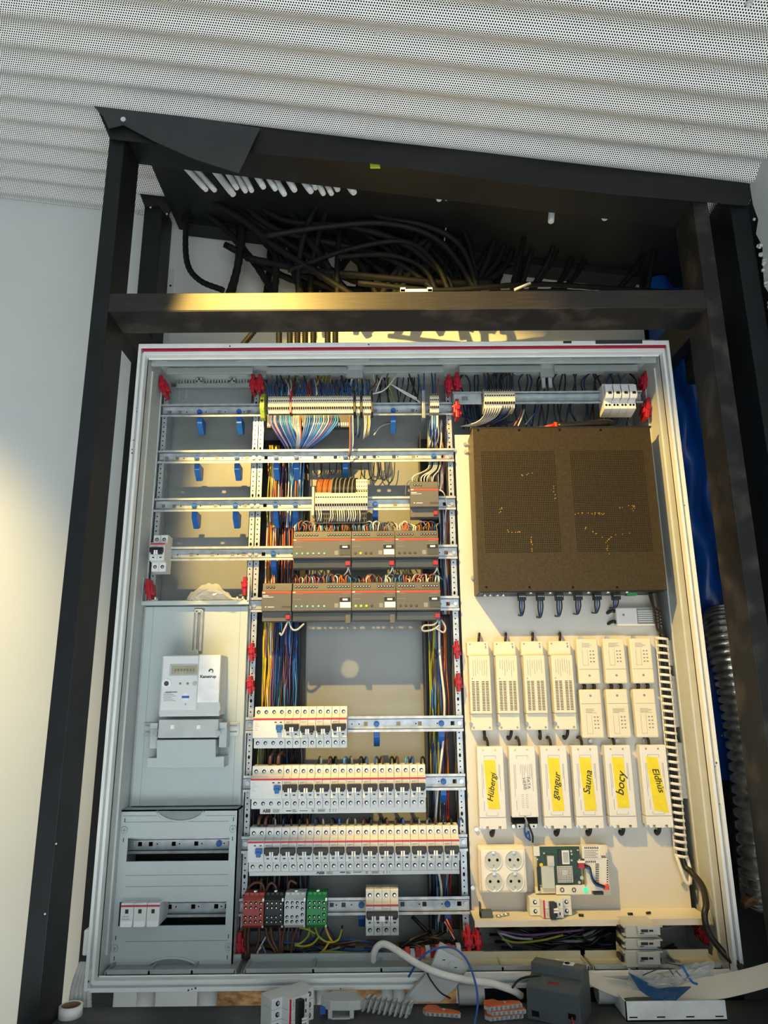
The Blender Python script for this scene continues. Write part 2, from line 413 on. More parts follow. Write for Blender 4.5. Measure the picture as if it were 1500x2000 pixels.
# black membrane fascia along the ceiling and its folded flap
YF = -.288
def band(pts_top, pts_bot, Y, th, name, m, label):
    mb = MB(); n = 24
    def pick(P, t):
        x = P[0][0]+(P[-1][0]-P[0][0])*t
        for (a, b) in zip(P, P[1:]):
            if x <= b[0]+1e-6: k = (x-a[0])/(b[0]-a[0]); return a[0]+(b[0]-a[0])*k, a[1]+(b[1]-a[1])*k
        return P[-1]
    for s_ in (0, 1):
        mb.grid(lambda u, v: (lambda a, b: A(a[0]+(b[0]-a[0])*v, a[1]+(b[1]-a[1])*v, Y+s_*th+.004*math.sin(19*u+4*v)))(pick(pts_top, u), pick(pts_bot, u)), n, 4)
    return solo(mb, name, m, label, 'membrane')
band([(190, 212), (500, 246), (750, 274), (1120, 316), (1480, 357)], [(215, 272), (500, 300), (750, 322), (1000, 358), (1200, 380), (1460, 402)], YF, .003, 'membrane_fascia', 'black_foil', 'black membrane strip hanging along the edge of the perforated ceiling')
mb = MB(); P = [A(u, v, YF-.012+.00) for u, v in ((183, 207), (330, 222), (508, 250), (466, 338), (380, 310), (300, 275), (240, 243), (212, 250), (200, 225))]
mb._prism(P, [p+Vector((0, .003, 0)) for p in P], 0); fl = solo(mb, 'membrane_flap', 'grey_foil', 'charcoal membrane flap folded down below the ceiling at the left', 'membrane')
mb = MB(); p = A(241, 234, YF-.013); mb.cyl(p, (0, -1, 0), .006, .003, 12); part(mb, 'screw', 'conduit_grey', fl)
# ---------------------------------------------------------------- conduit ends
ci = 0
for (u0, v0, u1, v1, w) in ((352, 326, 403, 371, 9), (372, 330, 420, 372, 9), (412, 333, 456, 380, 11), (440, 336, 463, 368, 9), (456, 338, 480, 374, 9), (472, 339, 492, 373, 9), (497, 341, 515, 366, 10), (518, 343, 538, 370, 9), (532, 344, 556, 380, 10), (558, 346, 576, 372, 10), (585, 350, 608, 375, 10), (600, 352, 617, 368, 9), (618, 352, 632, 379, 9), (635, 356, 648, 379, 9), (652, 356, 660, 371, 10), (675, 360, 692, 377, 11)):
    Yc = -.157+.006*(ci % 3); a = A(u0-10, v0-22, Yc); b = A(u1, v1, Yc-.012)
    a = a-(b-a)*.9; mb = MB(); d = b-a; r = w*.00086
    mb.tube([a, a+d*.5, a+d*.93, b], [r, r, r, r*.8], 10)
    ci += 1; solo(mb, 'conduit_end', 'conduit_grey', '%s white conduit end from the left, hanging under the ceiling beam' % ORD[ci-1], 'conduit', 'white conduit ends above the cable bundle')
for k, (u0, v0, u1, v1, w) in enumerate(((849, 370, 858, 391, 8), (866, 372, 873, 389, 8), (1057, 392, 1058, 406, 7), (1082, 396, 1076, 434, 9), (1183, 404, 1181, 428, 9))):
    a = A(u0, v0-30, -.14); b = A(u1, v1, -.145); mb = MB(); r = w*.00095; d = b-a; mb.tube([a, a+d*.5, a+d*.95, b], [r, r, r, r*.8], 10)
    solo(mb, 'conduit_end', 'conduit_grey', 'short white conduit end, %s of the sparse right hand group' % ORD[k], 'conduit', 'white conduit ends on the right of the cavity')
# ---------------------------------------------------------------- black hoses in the cavity
H = [([(366, 395), (361, 455), (368, 520), (395, 556), (440, 575)], .01, 9), ([(330, 378), (420, 425), (490, 500), (540, 580)], .03, 11), ([(345, 362), (430, 400), (515, 450), (560, 500), (590, 580)], .0, 10),
 ([(375, 372), (470, 430), (540, 490), (620, 540), (690, 580)], -.01, 11), ([(400, 378), (480, 440), (560, 520), (640, 560), (720, 585)], .03, 11), ([(425, 385), (500, 440), (600, 500), (680, 540), (760, 560), (800, 590)], .02, 11),
 ([(455, 380), (540, 440), (660, 470), (760, 500), (840, 560), (850, 590)], -.02, 10), ([(480, 378), (560, 425), (680, 440), (790, 480), (870, 550), (880, 590)], -.03, 10), ([(500, 375), (600, 410), (700, 430), (800, 450), (880, 500), (915, 590)], 0, 10),
 ([(540, 380), (600, 440), (640, 520), (640, 590)], .03, 11), ([(560, 380), (560, 460), (590, 520), (600, 590)], .05, 11), ([(590, 380), (620, 460), (700, 520), (740, 590)], .04, 11), ([(610, 378), (680, 430), (760, 480), (800, 590)], .03, 11),
 ([(640, 380), (600, 450), (583, 520), (582, 590)], -.03, 9), ([(655, 380), (625, 450), (607, 520), (605, 590)], -.02, 9), ([(690, 380), (665, 450), (660, 520), (660, 590)], 0, 9),
 ([(700, 390), (740, 430), (830, 450), (900, 490), (940, 590)], -.03, 9), ([(520, 470), (640, 450), (760, 440), (860, 470), (930, 560), (935, 590)], -.05, 9), ([(560, 520), (680, 480), (790, 470), (850, 520), (880, 590)], -.05, 8),
 ([(660, 500), (760, 490), (830, 520), (860, 590)], -.05, 8), ([(480, 500), (600, 530), (700, 545), (860, 560), (960, 555)], .0, 11), ([(440, 480), (580, 545), (720, 560), (900, 570)], .04, 11),
 ([(820, 380), (860, 430), (920, 520), (930, 590)], .02, 8), ([(840, 375), (900, 450), (925, 530), (930, 590)], 0, 8), ([(990, 380), (990, 460), (960, 520), (900, 560), (850, 580)], 0, 9), ([(1010, 390), (1005, 470), (980, 530), (920, 570)], .02, 9),
 ([(1030, 395), (1020, 480), (1000, 560), (1000, 590)], -.02, 8), ([(1050, 400), (1040, 480), (1010, 590)], .04, 9), ([(1085, 430), (1075, 500), (1040, 560), (1020, 590)], .01, 8), ([(1110, 400), (1090, 480), (1050, 550), (1020, 585)], 0, 8), ([(1140, 400), (1130, 470), (1100, 540), (1060, 585)], .02, 9),
 ([(1180, 420), (1150, 490), (1120, 545), (1080, 585)], .03, 9), ([(1270, 410), (1260, 480), (1240, 530), (1200, 575)], .0, 9), ([(1290, 410), (1275, 480), (1262, 560), (1258, 590)], -.02, 8), ([(1310, 420), (1280, 500), (1250, 570), (1240, 590)], .01, 8),
 ([(720, 400), (730, 480), (700, 560), (690, 590)], .05, 12), ([(750, 400), (770, 500), (760, 590)], .05, 12), ([(670, 410), (700, 500), (720, 590)], .06, 12), ([(790, 400), (700, 470), (640, 560), (630, 590)], .06, 12), ([(850, 420), (800, 500), (780, 590)], .06, 12), ([(960, 420), (880, 520), (830, 590)], .06, 10),
 ([(700, 560), (860, 575), (1040, 560), (1200, 563), (1345, 566)], -.06, 8), ([(900, 585), (1060, 572), (1200, 570), (1340, 574)], -.1, 7)]
for i, (pts, Y, w) in enumerate(sorted(H, key=lambda q: q[0][0][0])):
    mb = MB(); path = pxpath(pts, Y, 10); n = len(path)
    path = [p+Vector((0, .02*math.sin(3.1*k/n+i), 0)) for k, p in enumerate(path)]
    rr = [w*.00095*(1 if k % 2 else .88) for k in range(n)]
    side = 'left' if pts[0][0] < 540 else ('middle' if pts[0][0] < 960 else 'right')
    solo(mb.tube(path, rr, 8), 'black_hose', 'hose_black', 'black cable hose above the cross beam, %s from the left among the front hoses' % nth(i+1), 'hose', 'black hoses, %s part of the cavity' % side)
mb = MB(); mb.grid(lambda u, v: A(700+640*u, 372+28*u+(120+30*math.sin(7*u)+40*(1-u))*v, .09+.012*math.sin(13*u+5*v)), 30, 10)
solo(mb, 'black_sheet', 'black_foil', 'crumpled black plastic sheet behind the hoses at the upper right', 'sheet')
random.seed(17); U0 = sorted(random.uniform(430, 1010) for _ in range(34))
for i in range(34):
    u0 = U0[i]; u1 = u0+random.uniform(-40, 260)*(1 if u0 < 760 else -.6); b = random.uniform(-30, 30); Y = random.uniform(-.01, .085); w = random.uniform(9, 12.5)
    path = pxpath([(u0, 362+u0*.02), (u0*.7+u1*.3+b, 440+random.uniform(-20, 20)), (u0*.3+u1*.7+b, 510+random.uniform(-20, 20)), (u1, 592)], Y, 10); n = len(path); mb = MB()
    solo(mb.tube(path, [w*.00095*(1 if k % 2 else .88) for k in range(n)], 8), 'black_hose', 'hose_black', 'black cable hose deep in the cavity, %s from the left in the rear layer' % nth(i+1), 'hose', 'black hoses at the back of the cavity')
mb = MB(); P = [A(u, v, .105) for u, v in ((318, 368), (700, 408), (1345, 474), (1345, 500), (1200, 530), (1150, 480), (1000, 490), (900, 450), (760, 470), (640, 440), (540, 425), (440, 398), (330, 376))]
mb._prism(P, [p+Vector((0, .003, 0)) for p in P], 0); solo(mb, 'cavity_dark_sheet', 'black_foil', 'black sheet added to darken the upper back of the cable cavity', 'membrane')  # added dark sheet, keeps the upper back of the cavity black
mb = MB(); mb._prism([(-.655, BY, ceil_z(-.655)-.030), (.84, BY, ceil_z(.84)-.030), (.84, YW-.002, ceil_z(.84)-.030), (-.655, YW-.002, ceil_z(-.655)-.030)], [(-.655, BY, ceil_z(-.655)-.026), (.84, BY, ceil_z(.84)-.026), (.84, YW-.002, ceil_z(.84)-.026), (-.655, YW-.002, ceil_z(-.655)-.026)], 0); solo(mb, 'cavity_dark_board', 'black_paint', 'black board added to darken the top of the cable cavity', 'board')  # added board hiding the pale ceiling so the cavity top stays dark
mb = MB(); mb.tube(pxpath([(884, 385), (878, 420), (870, 450), (868, 470)], -.03), .0016, 5); solo(mb, 'thin_white_cable', 'white_cable', 'thin white cable dangling under the beam among the black hoses', 'cable')
mb = MB(); a, b = A(1005, 566, -.17), A(1036, 553, -.17); mb.tube([a, b], .0035, 6); solo(mb, 'white_peg', 'socket_white', 'small white plastic peg lying behind the cross beam', 'peg')
mb = MB(); x0, x1 = X(782, 570, FY), X(845, 570, FY); z0 = 2.3942
mb.box(x0, x1, FY+.002, FY+.02, z0, z0+.008); mb.box(x0, x0+.012, FY+.002, FY+.02, z0, z0+.012); mb.box(x1-.012, x1, FY+.002, FY+.02, z0, z0+.012)
solo(mb, 'white_clip', 'tick_white', 'white plastic mounting clip lying on top of the cross beam', 'clip', bev=.001)
# hoses entering the cabinet roof
for k, u in enumerate((492, 545, 566, 581, 596, 612, 640, 655)):
    mb = MB(); a = A(u-(0 if k else 18), 674, -.06); b = A(u+(10 if k == 0 else 0), 640, -.06); n = 17
    path = [a.lerp(b, i/n) for i in range(n+1)]
    mb.tube(path, [(.0085 if i % 2 else .0066) for i in range(n+1)], 10)
    solo(mb, 'ribbed_hose', 'hose_black', '%s black ribbed hose from the left entering the cabinet roof' % ORD[k], 'hose', 'ribbed hoses entering the cabinet roof')
# ================================================================ cabinet shell
CX0, CX1, CZ0, CZ1 = -.649, .649, .947, 2.342
cab = thing('electrical_cabinet', 'large open white steel electrical cabinet with door removed', 'cabinet', (0, -.14, CZ0))
def loops(L, mb=None):
    mb = mb or MB(); b0 = len(mb.v)
    for (d, y) in L: mb.v += [(CX0+d*.55, y, CZ0+d*.62), (CX1-d*.55, y, CZ0+d*.62), (CX1-d*.55, y, CZ1-d*.9), (CX0+d*.55, y, CZ1-d*.9)]
    for i in range(len(L)-1):
        for k in range(4):
            l = (k+1) % 4; mb.f.append((b0+4*i+k, b0+4*i+l, b0+4*i+4+l, b0+4*i+4+k)); mb.m.append(0); mb.sm.append(False)
    return mb
part(loops([(0, .115), (0, -.139), (.001, -.14), (.0115, -.14), (.0125, -.139), (.0125, -.126), (.0215, -.126), (.0215, -.136), (.0225, -.137), (.031, -.137), (.032, -.136), (.032, -.118), (.036, -.118)]), 'flange', 'cab_white', cab)
for nm, P in (('side_panel', [(CX0+.0198, CZ0+.008), (CX0+.0198, CZ1-.006)]), ('side_panel', [(CX1-.0198, CZ0+.008), (CX1-.0198, CZ1-.006)]), ('roof_panel', [(CX0+.0198, CZ1-.006), (CX1-.0198, CZ1-.006)]), ('base_panel', [(CX0+.0198, CZ0+.008), (CX1-.0198, CZ0+.008)])):
    mb = MB(); (xa, za), (xb, zb) = P; t = .002
    if xa == xb: mb.box(xa-(t if xa < 0 else 0), xa+(0 if xa < 0 else t), -.118, YB, za, zb)
    else: mb.box(xa, xb, -.118, YB, za-(t if nm == 'base_panel' else 0), za+(0 if nm == 'base_panel' else t))
    part(mb, nm, 'cab_inner', cab)
mb = MB(); mb.box(CX0+.018, CX1-.018, YB, YB+.004, CZ0+.004, CZ1-.004); part(mb, 'back_panel', 'cab_back', cab)
mb = MB(); mb.box(CX0+.0080, CX1-.0080, -.1385, -.126, CZ1-.0195, CZ1-.0116); part(mb, 'gasket', 'gasket_red', cab, .002)
# upright ribs on the inner right side
mb = MB(); x = CX1-.0198
mb.box(x-.004, x, -.09, -.086, CZ0+.05, CZ1-.05); mb.box(x-.003, x, -.02, -.017, CZ0+.05, CZ1-.05); part(mb, 'side_rib', 'cab_inner', cab)
mb = MB(); x = CX0+.0198; mb.box(x, x+.004, -.09, -.086, CZ0+.05, CZ1-.05); mb.box(x, x+.003, -.01, -.007, CZ0+.05, CZ1-.05); part(mb, 'side_rib', 'cab_inner', cab)
# torn black tape on the top edge, rivets and paint chips
mb = MB(); a, b = A(1163, 669, -.14), A(1254, 668, -.14); mb.box(a.x, b.x, -.1425, -.1402, CZ1-.009, CZ1+.0005); mb.box(X(1100, 668, -.14), X(1116, 668, -.14), -.1415, -.1402, CZ1-.007, CZ1-.001); part(mb, 'black_tape', 'grey_foil', cab)
mb = MB()
for (u, v) in ((267, 797), (267, 804), (261, 860), (258, 878), (258, 885), (1410, 1437), (1405, 1570), (1399, 1490), (1397, 1497), (1337, 987), (173, 1917), (375, 1932), (382, 1930), (368, 1934), (665, 1931), (720, 673), (449, 676)):
    p = A(u, v, -.1402); mb.disc(p.x, p.y, p.z, random.uniform(.001, .0022), 6)
part(mb, 'chips', 'print_dark', cab, kind='stuff')
mb = MB(); mb.box(CX0-.014, CX0, -.128, -.09, Z(160, 1868, -.13), Z(160, 1850, -.13)+.03); part(mb, 'hinge', 'cab_white', cab, .003)
# grey plastic cable entry liner at the roof
def seg(u0, u1, v0, v1, Y, Y2, m, name='liner_segment', bev=.0015, vr=700):
    mb = MB(); mb.box(X(u0, v0, Y), X(u1, v0, Y), Y, Y2, Z(900, v1, Y), Z(900, v0, Y)); return part(mb, name, m, liner, bev)
liner = thing('cable_entry_liner', 'grey plastic cable entry liner along the cabinet ceiling', 'liner', (0, -.1, 2.27))
mb = MB(); mb.box(CX0+.021, CX1-.021, -.105, -.097, Z(900, 712, -.10), CZ1-.008); part(mb, 'front_strip', 'liner_grey', liner, .002)
for (u0, u1) in ((303, 327), (462, 525), (660, 722), (856, 918), (1055, 1116), (1250, 1282)): seg(u0, u1, 693, 702, -.1075, -.10, 'liner_grey', 'rib')
for (u0, u1) in ((326, 494), (520, 677), (709, 866), (897, 1056), (1082, 1246)): seg(u0, u1, 714, 726, -.034, -.026, 'liner_grey')
for (u0, u1) in ((484, 520), (676, 709), (866, 897), (1055, 1082)): seg(u0, u1, 718, 735, .0, .012, 'liner_grey', 'bracket')
for k, u in enumerate((358, 379, 402, 418, 436, 453, 478)):
    v = 728 if k % 2 == 0 else 724; p = A(u, v, .03+.02*(k % 2)); mb = MB()
    mb.cyl((p.x, p.y, p.z+.03), (0, 0, -1), .011, .034, 14); mb.ring((p.x, p.y, p.z-.003), (0, 0, 1), .011, .003, 16, 6); part(mb, 'grommet', 'liner_grey', liner)
def tin(u0, u1, v0, v1, Y, dY, mb): mb.box(X(u0, v0, Y), X(u1, v0, Y), Y, Y+dY, Z(400, v1, Y), Z(400, v0, Y))
mb = MB(); tin(345, 490, 748, 757, .05, .006, mb)
for i in range(26): tin(346+i*5.6, 349+i*5.6, 741, 749, .05, .006, mb)
part(mb, 'comb', 'liner_grey', liner)
for u in (389, 453):
    mb = MB(); tin(u-6, u-2, 737, 746, .03, .01, mb); tin(u+2, u+6, 737, 746, .03, .01, mb); tin(u-6, u+6, 743, 747, .03, .01, mb); part(mb, 'hook', 'liner_grey', liner)
mb = MB(); tin(330, 492, 755, 790, .07, .01, mb); part(mb, 'knockout_plate', 'liner_grey', liner)
mb = MB(); c = A(357, 770, .068)
mb.tube([(c.x+.010*math.cos(t)*1.0, .068, c.z+(.012 if math.sin(t) >= 0 else -.012)+.008*math.sin(t)) for t in [i*math.pi/8 for i in range(16)]], .0012, 5, closed=True); part(mb, 'knockout', 'cab_inner', liner)
for u in (730, 905, 960, 1010, 1110, 1140, 1170, 1200):
    p = A(u, 735, .04); mb = MB(); mb.cyl((p.x, p.y, p.z+.03), (0, 0, -1), .010, .03, 12); part(mb, 'grommet', 'liner_grey', liner)
for u in (692, 1068):
    mb = MB(); tin(u-10, u-3, 742, 762, .02, .01, mb); tin(u+3, u+10, 742, 762, .02, .01, mb); part(mb, 'hook', 'conduit_grey', liner)
# bottom liner
bl = thing('base_liner', 'grey plastic liner along the cabinet floor behind the loose parts', 'liner', (0, -.09, CZ0+.010)); z0 = CZ0+.010
for (a, b) in ((-.618, -.36), (-.34, .07), (.09, .35), (.36, .618)):
    mb = MB(); mb.box(a, b, -.112, -.104, z0, z0+.020); mb.box(a, b, -.05, -.044, z0, z0+.026); mb.box(a, b, -.112, -.044, z0, z0+.012)
    n = 3
    for i in range(n+1): x = a+(b-a)*i/n; mb.box(x-.002, x+.002, -.112, -.046, z0, z0+.018)
    part(mb, 'tray', 'liner_grey', bl)
# ---------------------------------------------------------------- perforated uprights
def upright(xc, w, z0, z1, label, Y=.003):
    t = thing('perforated_upright', label, 'upright', (xc, Y, z0), 'perforated uprights')
    mb = MB(); mb.box(xc-w/2, xc+w/2, Y, Y+.002, z0, z1); s = 1 if xc in () else -1
    mb.box(xc-w/2, xc-w/2+.0015, Y, YB-.002, z0, z1); part(mb, 'strip', 'galv', t)
    mb = MB(); z = z0+.01; k = 0
    while z < z1-.01:
        if k % 10 == 0: mb.py([(xc+.0028*math.cos(i*math.pi/4), z+.0045*math.sin(i*math.pi/4)) for i in range(8)], Y-.0004, Y)
        else: mb.disc(xc, Y, z, .0019, 6, h=.0004)
        z += .0125; k += 1
    part(mb, 'holes', 'hole_dark', t, kind='stuff')
XA, XB_, XC_, XD = -.618, -.383, -.368, .117
upright(XA-.001, .014, 1.72, 2.285, 'perforated galvanised upright on the far left of the empty field')
upright(XB_, .014, .985, 2.285, 'perforated galvanised upright on the right of the empty field')
upright(XC_, .014, .985, 2.285, 'perforated galvanised upright on the left of the wiring field')
upright(XD, .015, .985, 2.285, 'perforated galvanised upright on the right of the wiring field')
# ---------------------------------------------------------------- DIN rails
def rail(x0, x1, z, squares, knobs, label, Y=0, feet=True, screws=(True, True), dots=True):
    t = thing('din_rail', label, 'rail', ((x0+x1)/2, Y, z-.0175), 'DIN rails')
    mb = MB()
    for s in (1, -1):
        mb.box(x0, x1, Y-.0125, Y-.0113, z+s*.0105, z+s*.0175); mb.box(x0, x1, Y-.0125, Y, z+s*.0105, z+s*.0118)
    sq = sorted(s for s in squares if x0+.006 < s < x1-.006); c = x0
    for s in sq: mb.box(c, s-.0045, Y, Y+.0012, z-.0118, z+.0118); mb.box(s-.0045, s+.0045, Y, Y+.0012, z+.0045, z+.0118); mb.box(s-.0045, s+.0045, Y, Y+.0012, z-.0118, z-.0045); c = s+.0045
    mb.box(c, x1, Y, Y+.0012, z-.0118, z+.0118); part(mb, 'profile', 'galv', t)
    mb = MB()
    if screws[0]: mb.cyl((x0+.008, Y, z), (0, -1, 0), .0048, .003, 12)
    if screws[1]: mb.cyl((x1-.008, Y, z), (0, -1, 0), .0048, .003, 12)
    if mb.v: part(mb, 'screws', 'zinc_screw', t)
    if dots:
        mb = MB(); x = x0+.03; k = 0
        while x < x1-.02:
            if all(abs(x-s) > .009 for s in sq) and all(abs(x-q) > .009 for q in knobs) and k % 3: mb.disc(x, Y, z, .0017, 6, h=.0003)
            x += .0165; k += 1
        if mb.v: part(mb, 'holes', 'hole_dark', t)
    for q in knobs:
        mb = MB(); mb.cyl((q, Y, z), (0, -1, 0), .0068, .004, 8, sm=False); mb.cyl((q, Y-.004, z), (0, -1, 0), .0045, .002, 6, sm=False); kb = part(mb, 'clip', 'clip_blue', t)
        if feet:
            mb = MB(); mb.px([(.003, z-.013), (.045, z-.013), (.045, z-.045), (.030, z-.052), (.003, z-.030)], q-.007, q+.007); part(mb, 'clip_foot', 'clip_blue', kb, .001)
    return t
def xs(us, r): return [X(u, {0: 805, 1: 894, 2: 987, 3: 1082, 4: 1180, 6: 1414, 7: 1528, 8: 1645, 9: 1765}[r], 0) for u in us]
L1 = (XA-.006, XB_+.008); L2 = (XC_-.008, XD+.009)
rail(*L1, ZR[0], xs((332, 352, 428, 486), 0), xs((390, 467), 0), 'shaded empty DIN rail, topmost in the left field')
rail(*L1, ZR[1], xs((326, 346, 424, 483), 1), xs((385, 463), 1), 'empty DIN rail second from the top in the left field')
rail(*L1, ZR[2], xs((319, 340, 421, 479), 2), xs((380, 460), 2), 'empty DIN rail third from the top in the left field')
rail(*L1, ZR[3], xs((374, 415, 454.6, 476), 3), [], 'DIN rail holding one small breaker in the left field')
rail(*L2, ZR[0], xs((733, 806), 0), xs((768,), 0), 'DIN rail carrying the cream terminal strip at the top')
rail(*L2, ZR[1], xs((519.6, 616, 655, 712, 731, 769.5, 807.6, 865), 1), xs((539.5, 579, 674.5, 847), 1), 'long empty sunlit DIN rail below the cream terminal strip')
rail(*L2, ZR[2], xs((517.5, 772, 868.6), 2), xs((538, 577, 733), 2), 'DIN rail with the short terminal strip and the single small grey module')
rail(*L2, ZR[3], xs((514.6, 871.5), 3), xs((534,), 3), 'DIN rail behind the upper row of grey bus modules')
rail(*L2, ZR[4], xs((875,), 4), [], 'DIN rail behind the lower row of grey bus modules')
rail(*L2, ZR[6], xs((714.5, 778, 820, 884), 6), xs((735.5, 862), 6), 'DIN rail of the short upper breaker row, right half empty')
rail(*L2, ZR[7], xs((888,), 7), xs((866,), 7), 'DIN rail of the middle breaker row')
rail(*L2, ZR[8], [], [], 'DIN rail of the lowest full breaker row')
rail(*L2, ZR[9], xs((648, 671, 786, 829, 897), 9), xs((874, 706), 9), 'DIN rail of the coloured distribution blocks at the bottom')
x0, x1 = X(884, 780, -.015), X(1252, 780, -.015)
rail(x0, x1, Z(1060, 780, -.015), [], [X(1068, 780, -.015)] if 0 else [], 'plain DIN rail above the black amplifier', -.015, False, dots=False)
# black wire channel behind field two
for (u0, u1, lab) in ((506, 600, 'left'), (822, 884, 'right')):
    mb = MB(); mb.box(X(u0, 1100, .08), X(u1, 1100, .08), .078, .09, .99, 2.17); mb.box(X(u0, 1100, .08), X(u0, 1100, .08)+.003, .02, .09, .99, 2.17)
    solo(mb, 'wire_channel', 'lever_black', 'black wiring channel behind the wires on the %s of the middle field' % lab, 'channel')
# ---------------------------------------------------------------- red latches
lat = None
def latch(u, v, Y, rot, label, big=1.0):
    global lat
    p = A(u, v, Y)
    if lat is None:
        lat = thing('red_latch', label, 'latch', p, 'red panel latches'); o = p
        mb = MB(); mb.box(o.x-.009, o.x+.009, o.y, o.y+.03, o.z-.012, o.z+.012); mb.box(o.x-.0045, o.x+.0045, o.y-.004, o.y+.03, o.z-.026, o.z+.024); mb.box(o.x-.012, o.x-.004, o.y+.006, o.y+.022, o.z+.004, o.z+.012); mb.box(o.x+.002, o.x+.012, o.y+.002, o.y+.02, o.z-.016, o.z-.006)
        part(mb, 'body', 'latch_red', lat, .002)
        mb = MB(); mb.cyl((o.x, o.y-.004, o.z), (0, -1, 0), .0062, .003, 12); part(mb, 'knob', 'latch_red', lat)
        t = lat
    else: t = dup(lat, p, label)
    t.rotation_euler = (0, math.radians(rot), 0); t.scale = (big, big, big); return t
for (u, v, Y, rt_, b, lab) in ((318, 752, -.04, -14, 1.1, 'red latch at the top left corner of the cabinet'), (494, 748, -.03, 0, 1.0, 'red latch left of the pair above the wiring field left upright'), (507, 748, -.03, 0, 1.0, 'red latch right of the pair above the wiring field left upright'),
    (290, 1150, -.04, -10, 1.0, 'red latch at the lower left corner of the empty field'), (478, 1143, -.03, 0, .9, 'red latch at the lower right corner of the empty field'), (491, 1272, -.02, 0, .85, 'upper red latch between meter panel and wires'), (488, 1337, -.02, 0, .85, 'lower red latch between meter panel and wires'),
    (893, 1268, -.02, 0, .85, 'upper red latch left of the vented drivers'), (896, 1332, -.02, 0, .85, 'lower red latch left of the vented drivers'), (877, 748, -.03, 0, 1.0, 'red latch left of the pair by the terminal strip right end'), (893, 744, -.03, 0, 1.0, 'red latch right of the pair by the terminal strip right end'), (893, 797, -.045, 0, 1.0, 'red latch at the left end of the rail above the amplifier'),
    (1260, 742, -.03, 10, 1.0, 'upper red latch at the top right corner of the cabinet'), (1265, 796, -.04, 10, 1.1, 'lower red latch at the top right corner beside the fuse holders'), (467, 1845, -.03, 0, 1.0, 'red latch beside the cover panel at the bottom'), (916, 1838, -.04, 0, 1.0, 'red latch left of the pair under the mounting plate'), (934, 1838, -.03, 0, .9, 'red latch right of the pair under the mounting plate'), (1378, 1832, -.03, -35, 1.0, 'red latch in the bottom right corner behind the black cord')):
    latch(u, v, Y, rt_, lab, b)
# ================================================================ breakers
BP = [(-.004, .045), (-.042, .045), (-.044, .043), (-.044, .0245), (-.063, .0215), (-.063, -.0215), (-.044, -.0245), (-.044, -.043), (-.042, -.045), (-.004, -.045), (-.004, .045)][:-1]
def brk(n, label, group, loc, kind='mcb', up=True, handle=None):
    """n modules of 17.5 mm; origin at left edge, rail plane, rail centre"""
    t = thing('residual_current_device' if kind == 'rcd' else 'circuit_breaker', label, 'breaker', loc, group)
    ORG[t.name] = Vector((0, 0, 0)); w = n*.0175
    mb = MB()
    if kind == 'rcd': mb.px(BP, .0003, w-.0003)
    else:
        for k in range(0, n, 1): mb.px(BP, k*.0175+(.0003 if k == 0 else .0002), (k+1)*.0175-(.0003 if k == n-1 else .0002))
    part(mb, 'body', 'breaker_grey', t, .0006)
    mb = MB(); mb.box(.0005, w-.0005, -.0637, -.063, .0165, .0203); part(mb, 'stripe', 'stripe_red', t)
    mb = MB()
    for k in range(n):
        for z in (.0335, -.0335): mb.disc(.00875+k*.0175, -.044, z, .0042, 10, 0)
    sc = part(mb, 'terminal_holes', 'hole_dark', t)
    mb = MB()
    for k in range(n):
        for z in (.0328, -.0342): mb.disc(.0094+k*.0175, -.0446, z, .0026, 8, 0)
    part(mb, 'terminal_screws', 'zinc_screw', t)
    if kind == 'rcd':
        mb = MB(); x = w-.0105; mb.box(x-.0075, x+.0075, -.069, -.063, -.004, .0065); mb.box(x-.0045, x+.0045, -.072, -.066, -.010, .000); part(mb, 'lever', 'lever_blue', t, .0008)
        mb = MB(); mb.box(w-.022, w-.017, -.0634, -.063, .0105, .0128); mb.box(w-.010, w-.005, -.0634, -.063, .0105, .0128); part(mb, 'test_button', 'lever_black', t)
        if n == 4:
            mb = MB()
            for i in range(5): mb.box(.004, .009+.003*(i % 3), -.0633, -.063, .011-.004*i, .0116-.004*i)
            part(mb, 'printing', 'print_mid', t)
    else:
        z = 0 if up else -.004
        mb = MB(); mb.box(.002, w-.002, -.0745, -.063, -.0035+z, .0085+z); mb.box(.004, w-.004, -.0700, -.063, -.0075+z, .001+z); part(mb, 'lever', 'lever_black', t, .0012)
        mb = MB()
        for c in range(1, n):
            if n == 2 or c in (1, 3): mb.box(c*.0175-.0042, c*.0175-.0008, -.0755, -.066, -.009+z, .001+z); mb.box(c*.0175+.0008, c*.0175+.0042, -.0755, -.066, -.009+z, .001+z)
            if n == 4 and c == 2: mb.box(c*.0175-.006, c*.0175+.006, -.0755, -.066, -.009+z, .001+z)
        part(mb, 'lever_ticks', 'tick_white', t)
        mb = MB()
        for k in range(n): mb.box(.00875+k*.0175-.0026, .00875+k*.0175+.0026, -.0634, -.063, -.0155, -.0128)
        part(mb, 'indicator_windows', 'lever_black', t)
        mb = MB()
        for k in range(0, n, 2):
            mb.box(.003+k*.0175, .015+k*.0175, -.0633, -.063, .0125, .0132); mb.box(.003+k*.0175, .011+k*.0175, -.0633, -.063, .0108, .0113)
        part(mb, 'printing', 'print_mid', t)
    return t
def brow(x, r, seq, rowname, proto={}):
    z = ZR[r]-.004; i = 0
    for (kind, n, up) in seq:
        if kind == 'rcd': lab = 'residual current device with blue lever at the left of the %s' % rowname
        else: i += 1; lab = '%s two-pole breaker from the blue lever in the %s, black lever %s' % (ORD[i-1], rowname, 'up' if up else 'down')
        key = (kind, n, up)
        if key not in proto: proto[key] = brk(n, lab, 'breakers in the '+rowname, (x, 0, z), kind, up)
        else: dup(proto[key], (x, 0, z), lab, 'breakers in the '+rowname)
        x += n*.0175
    return x
Yn = -.055
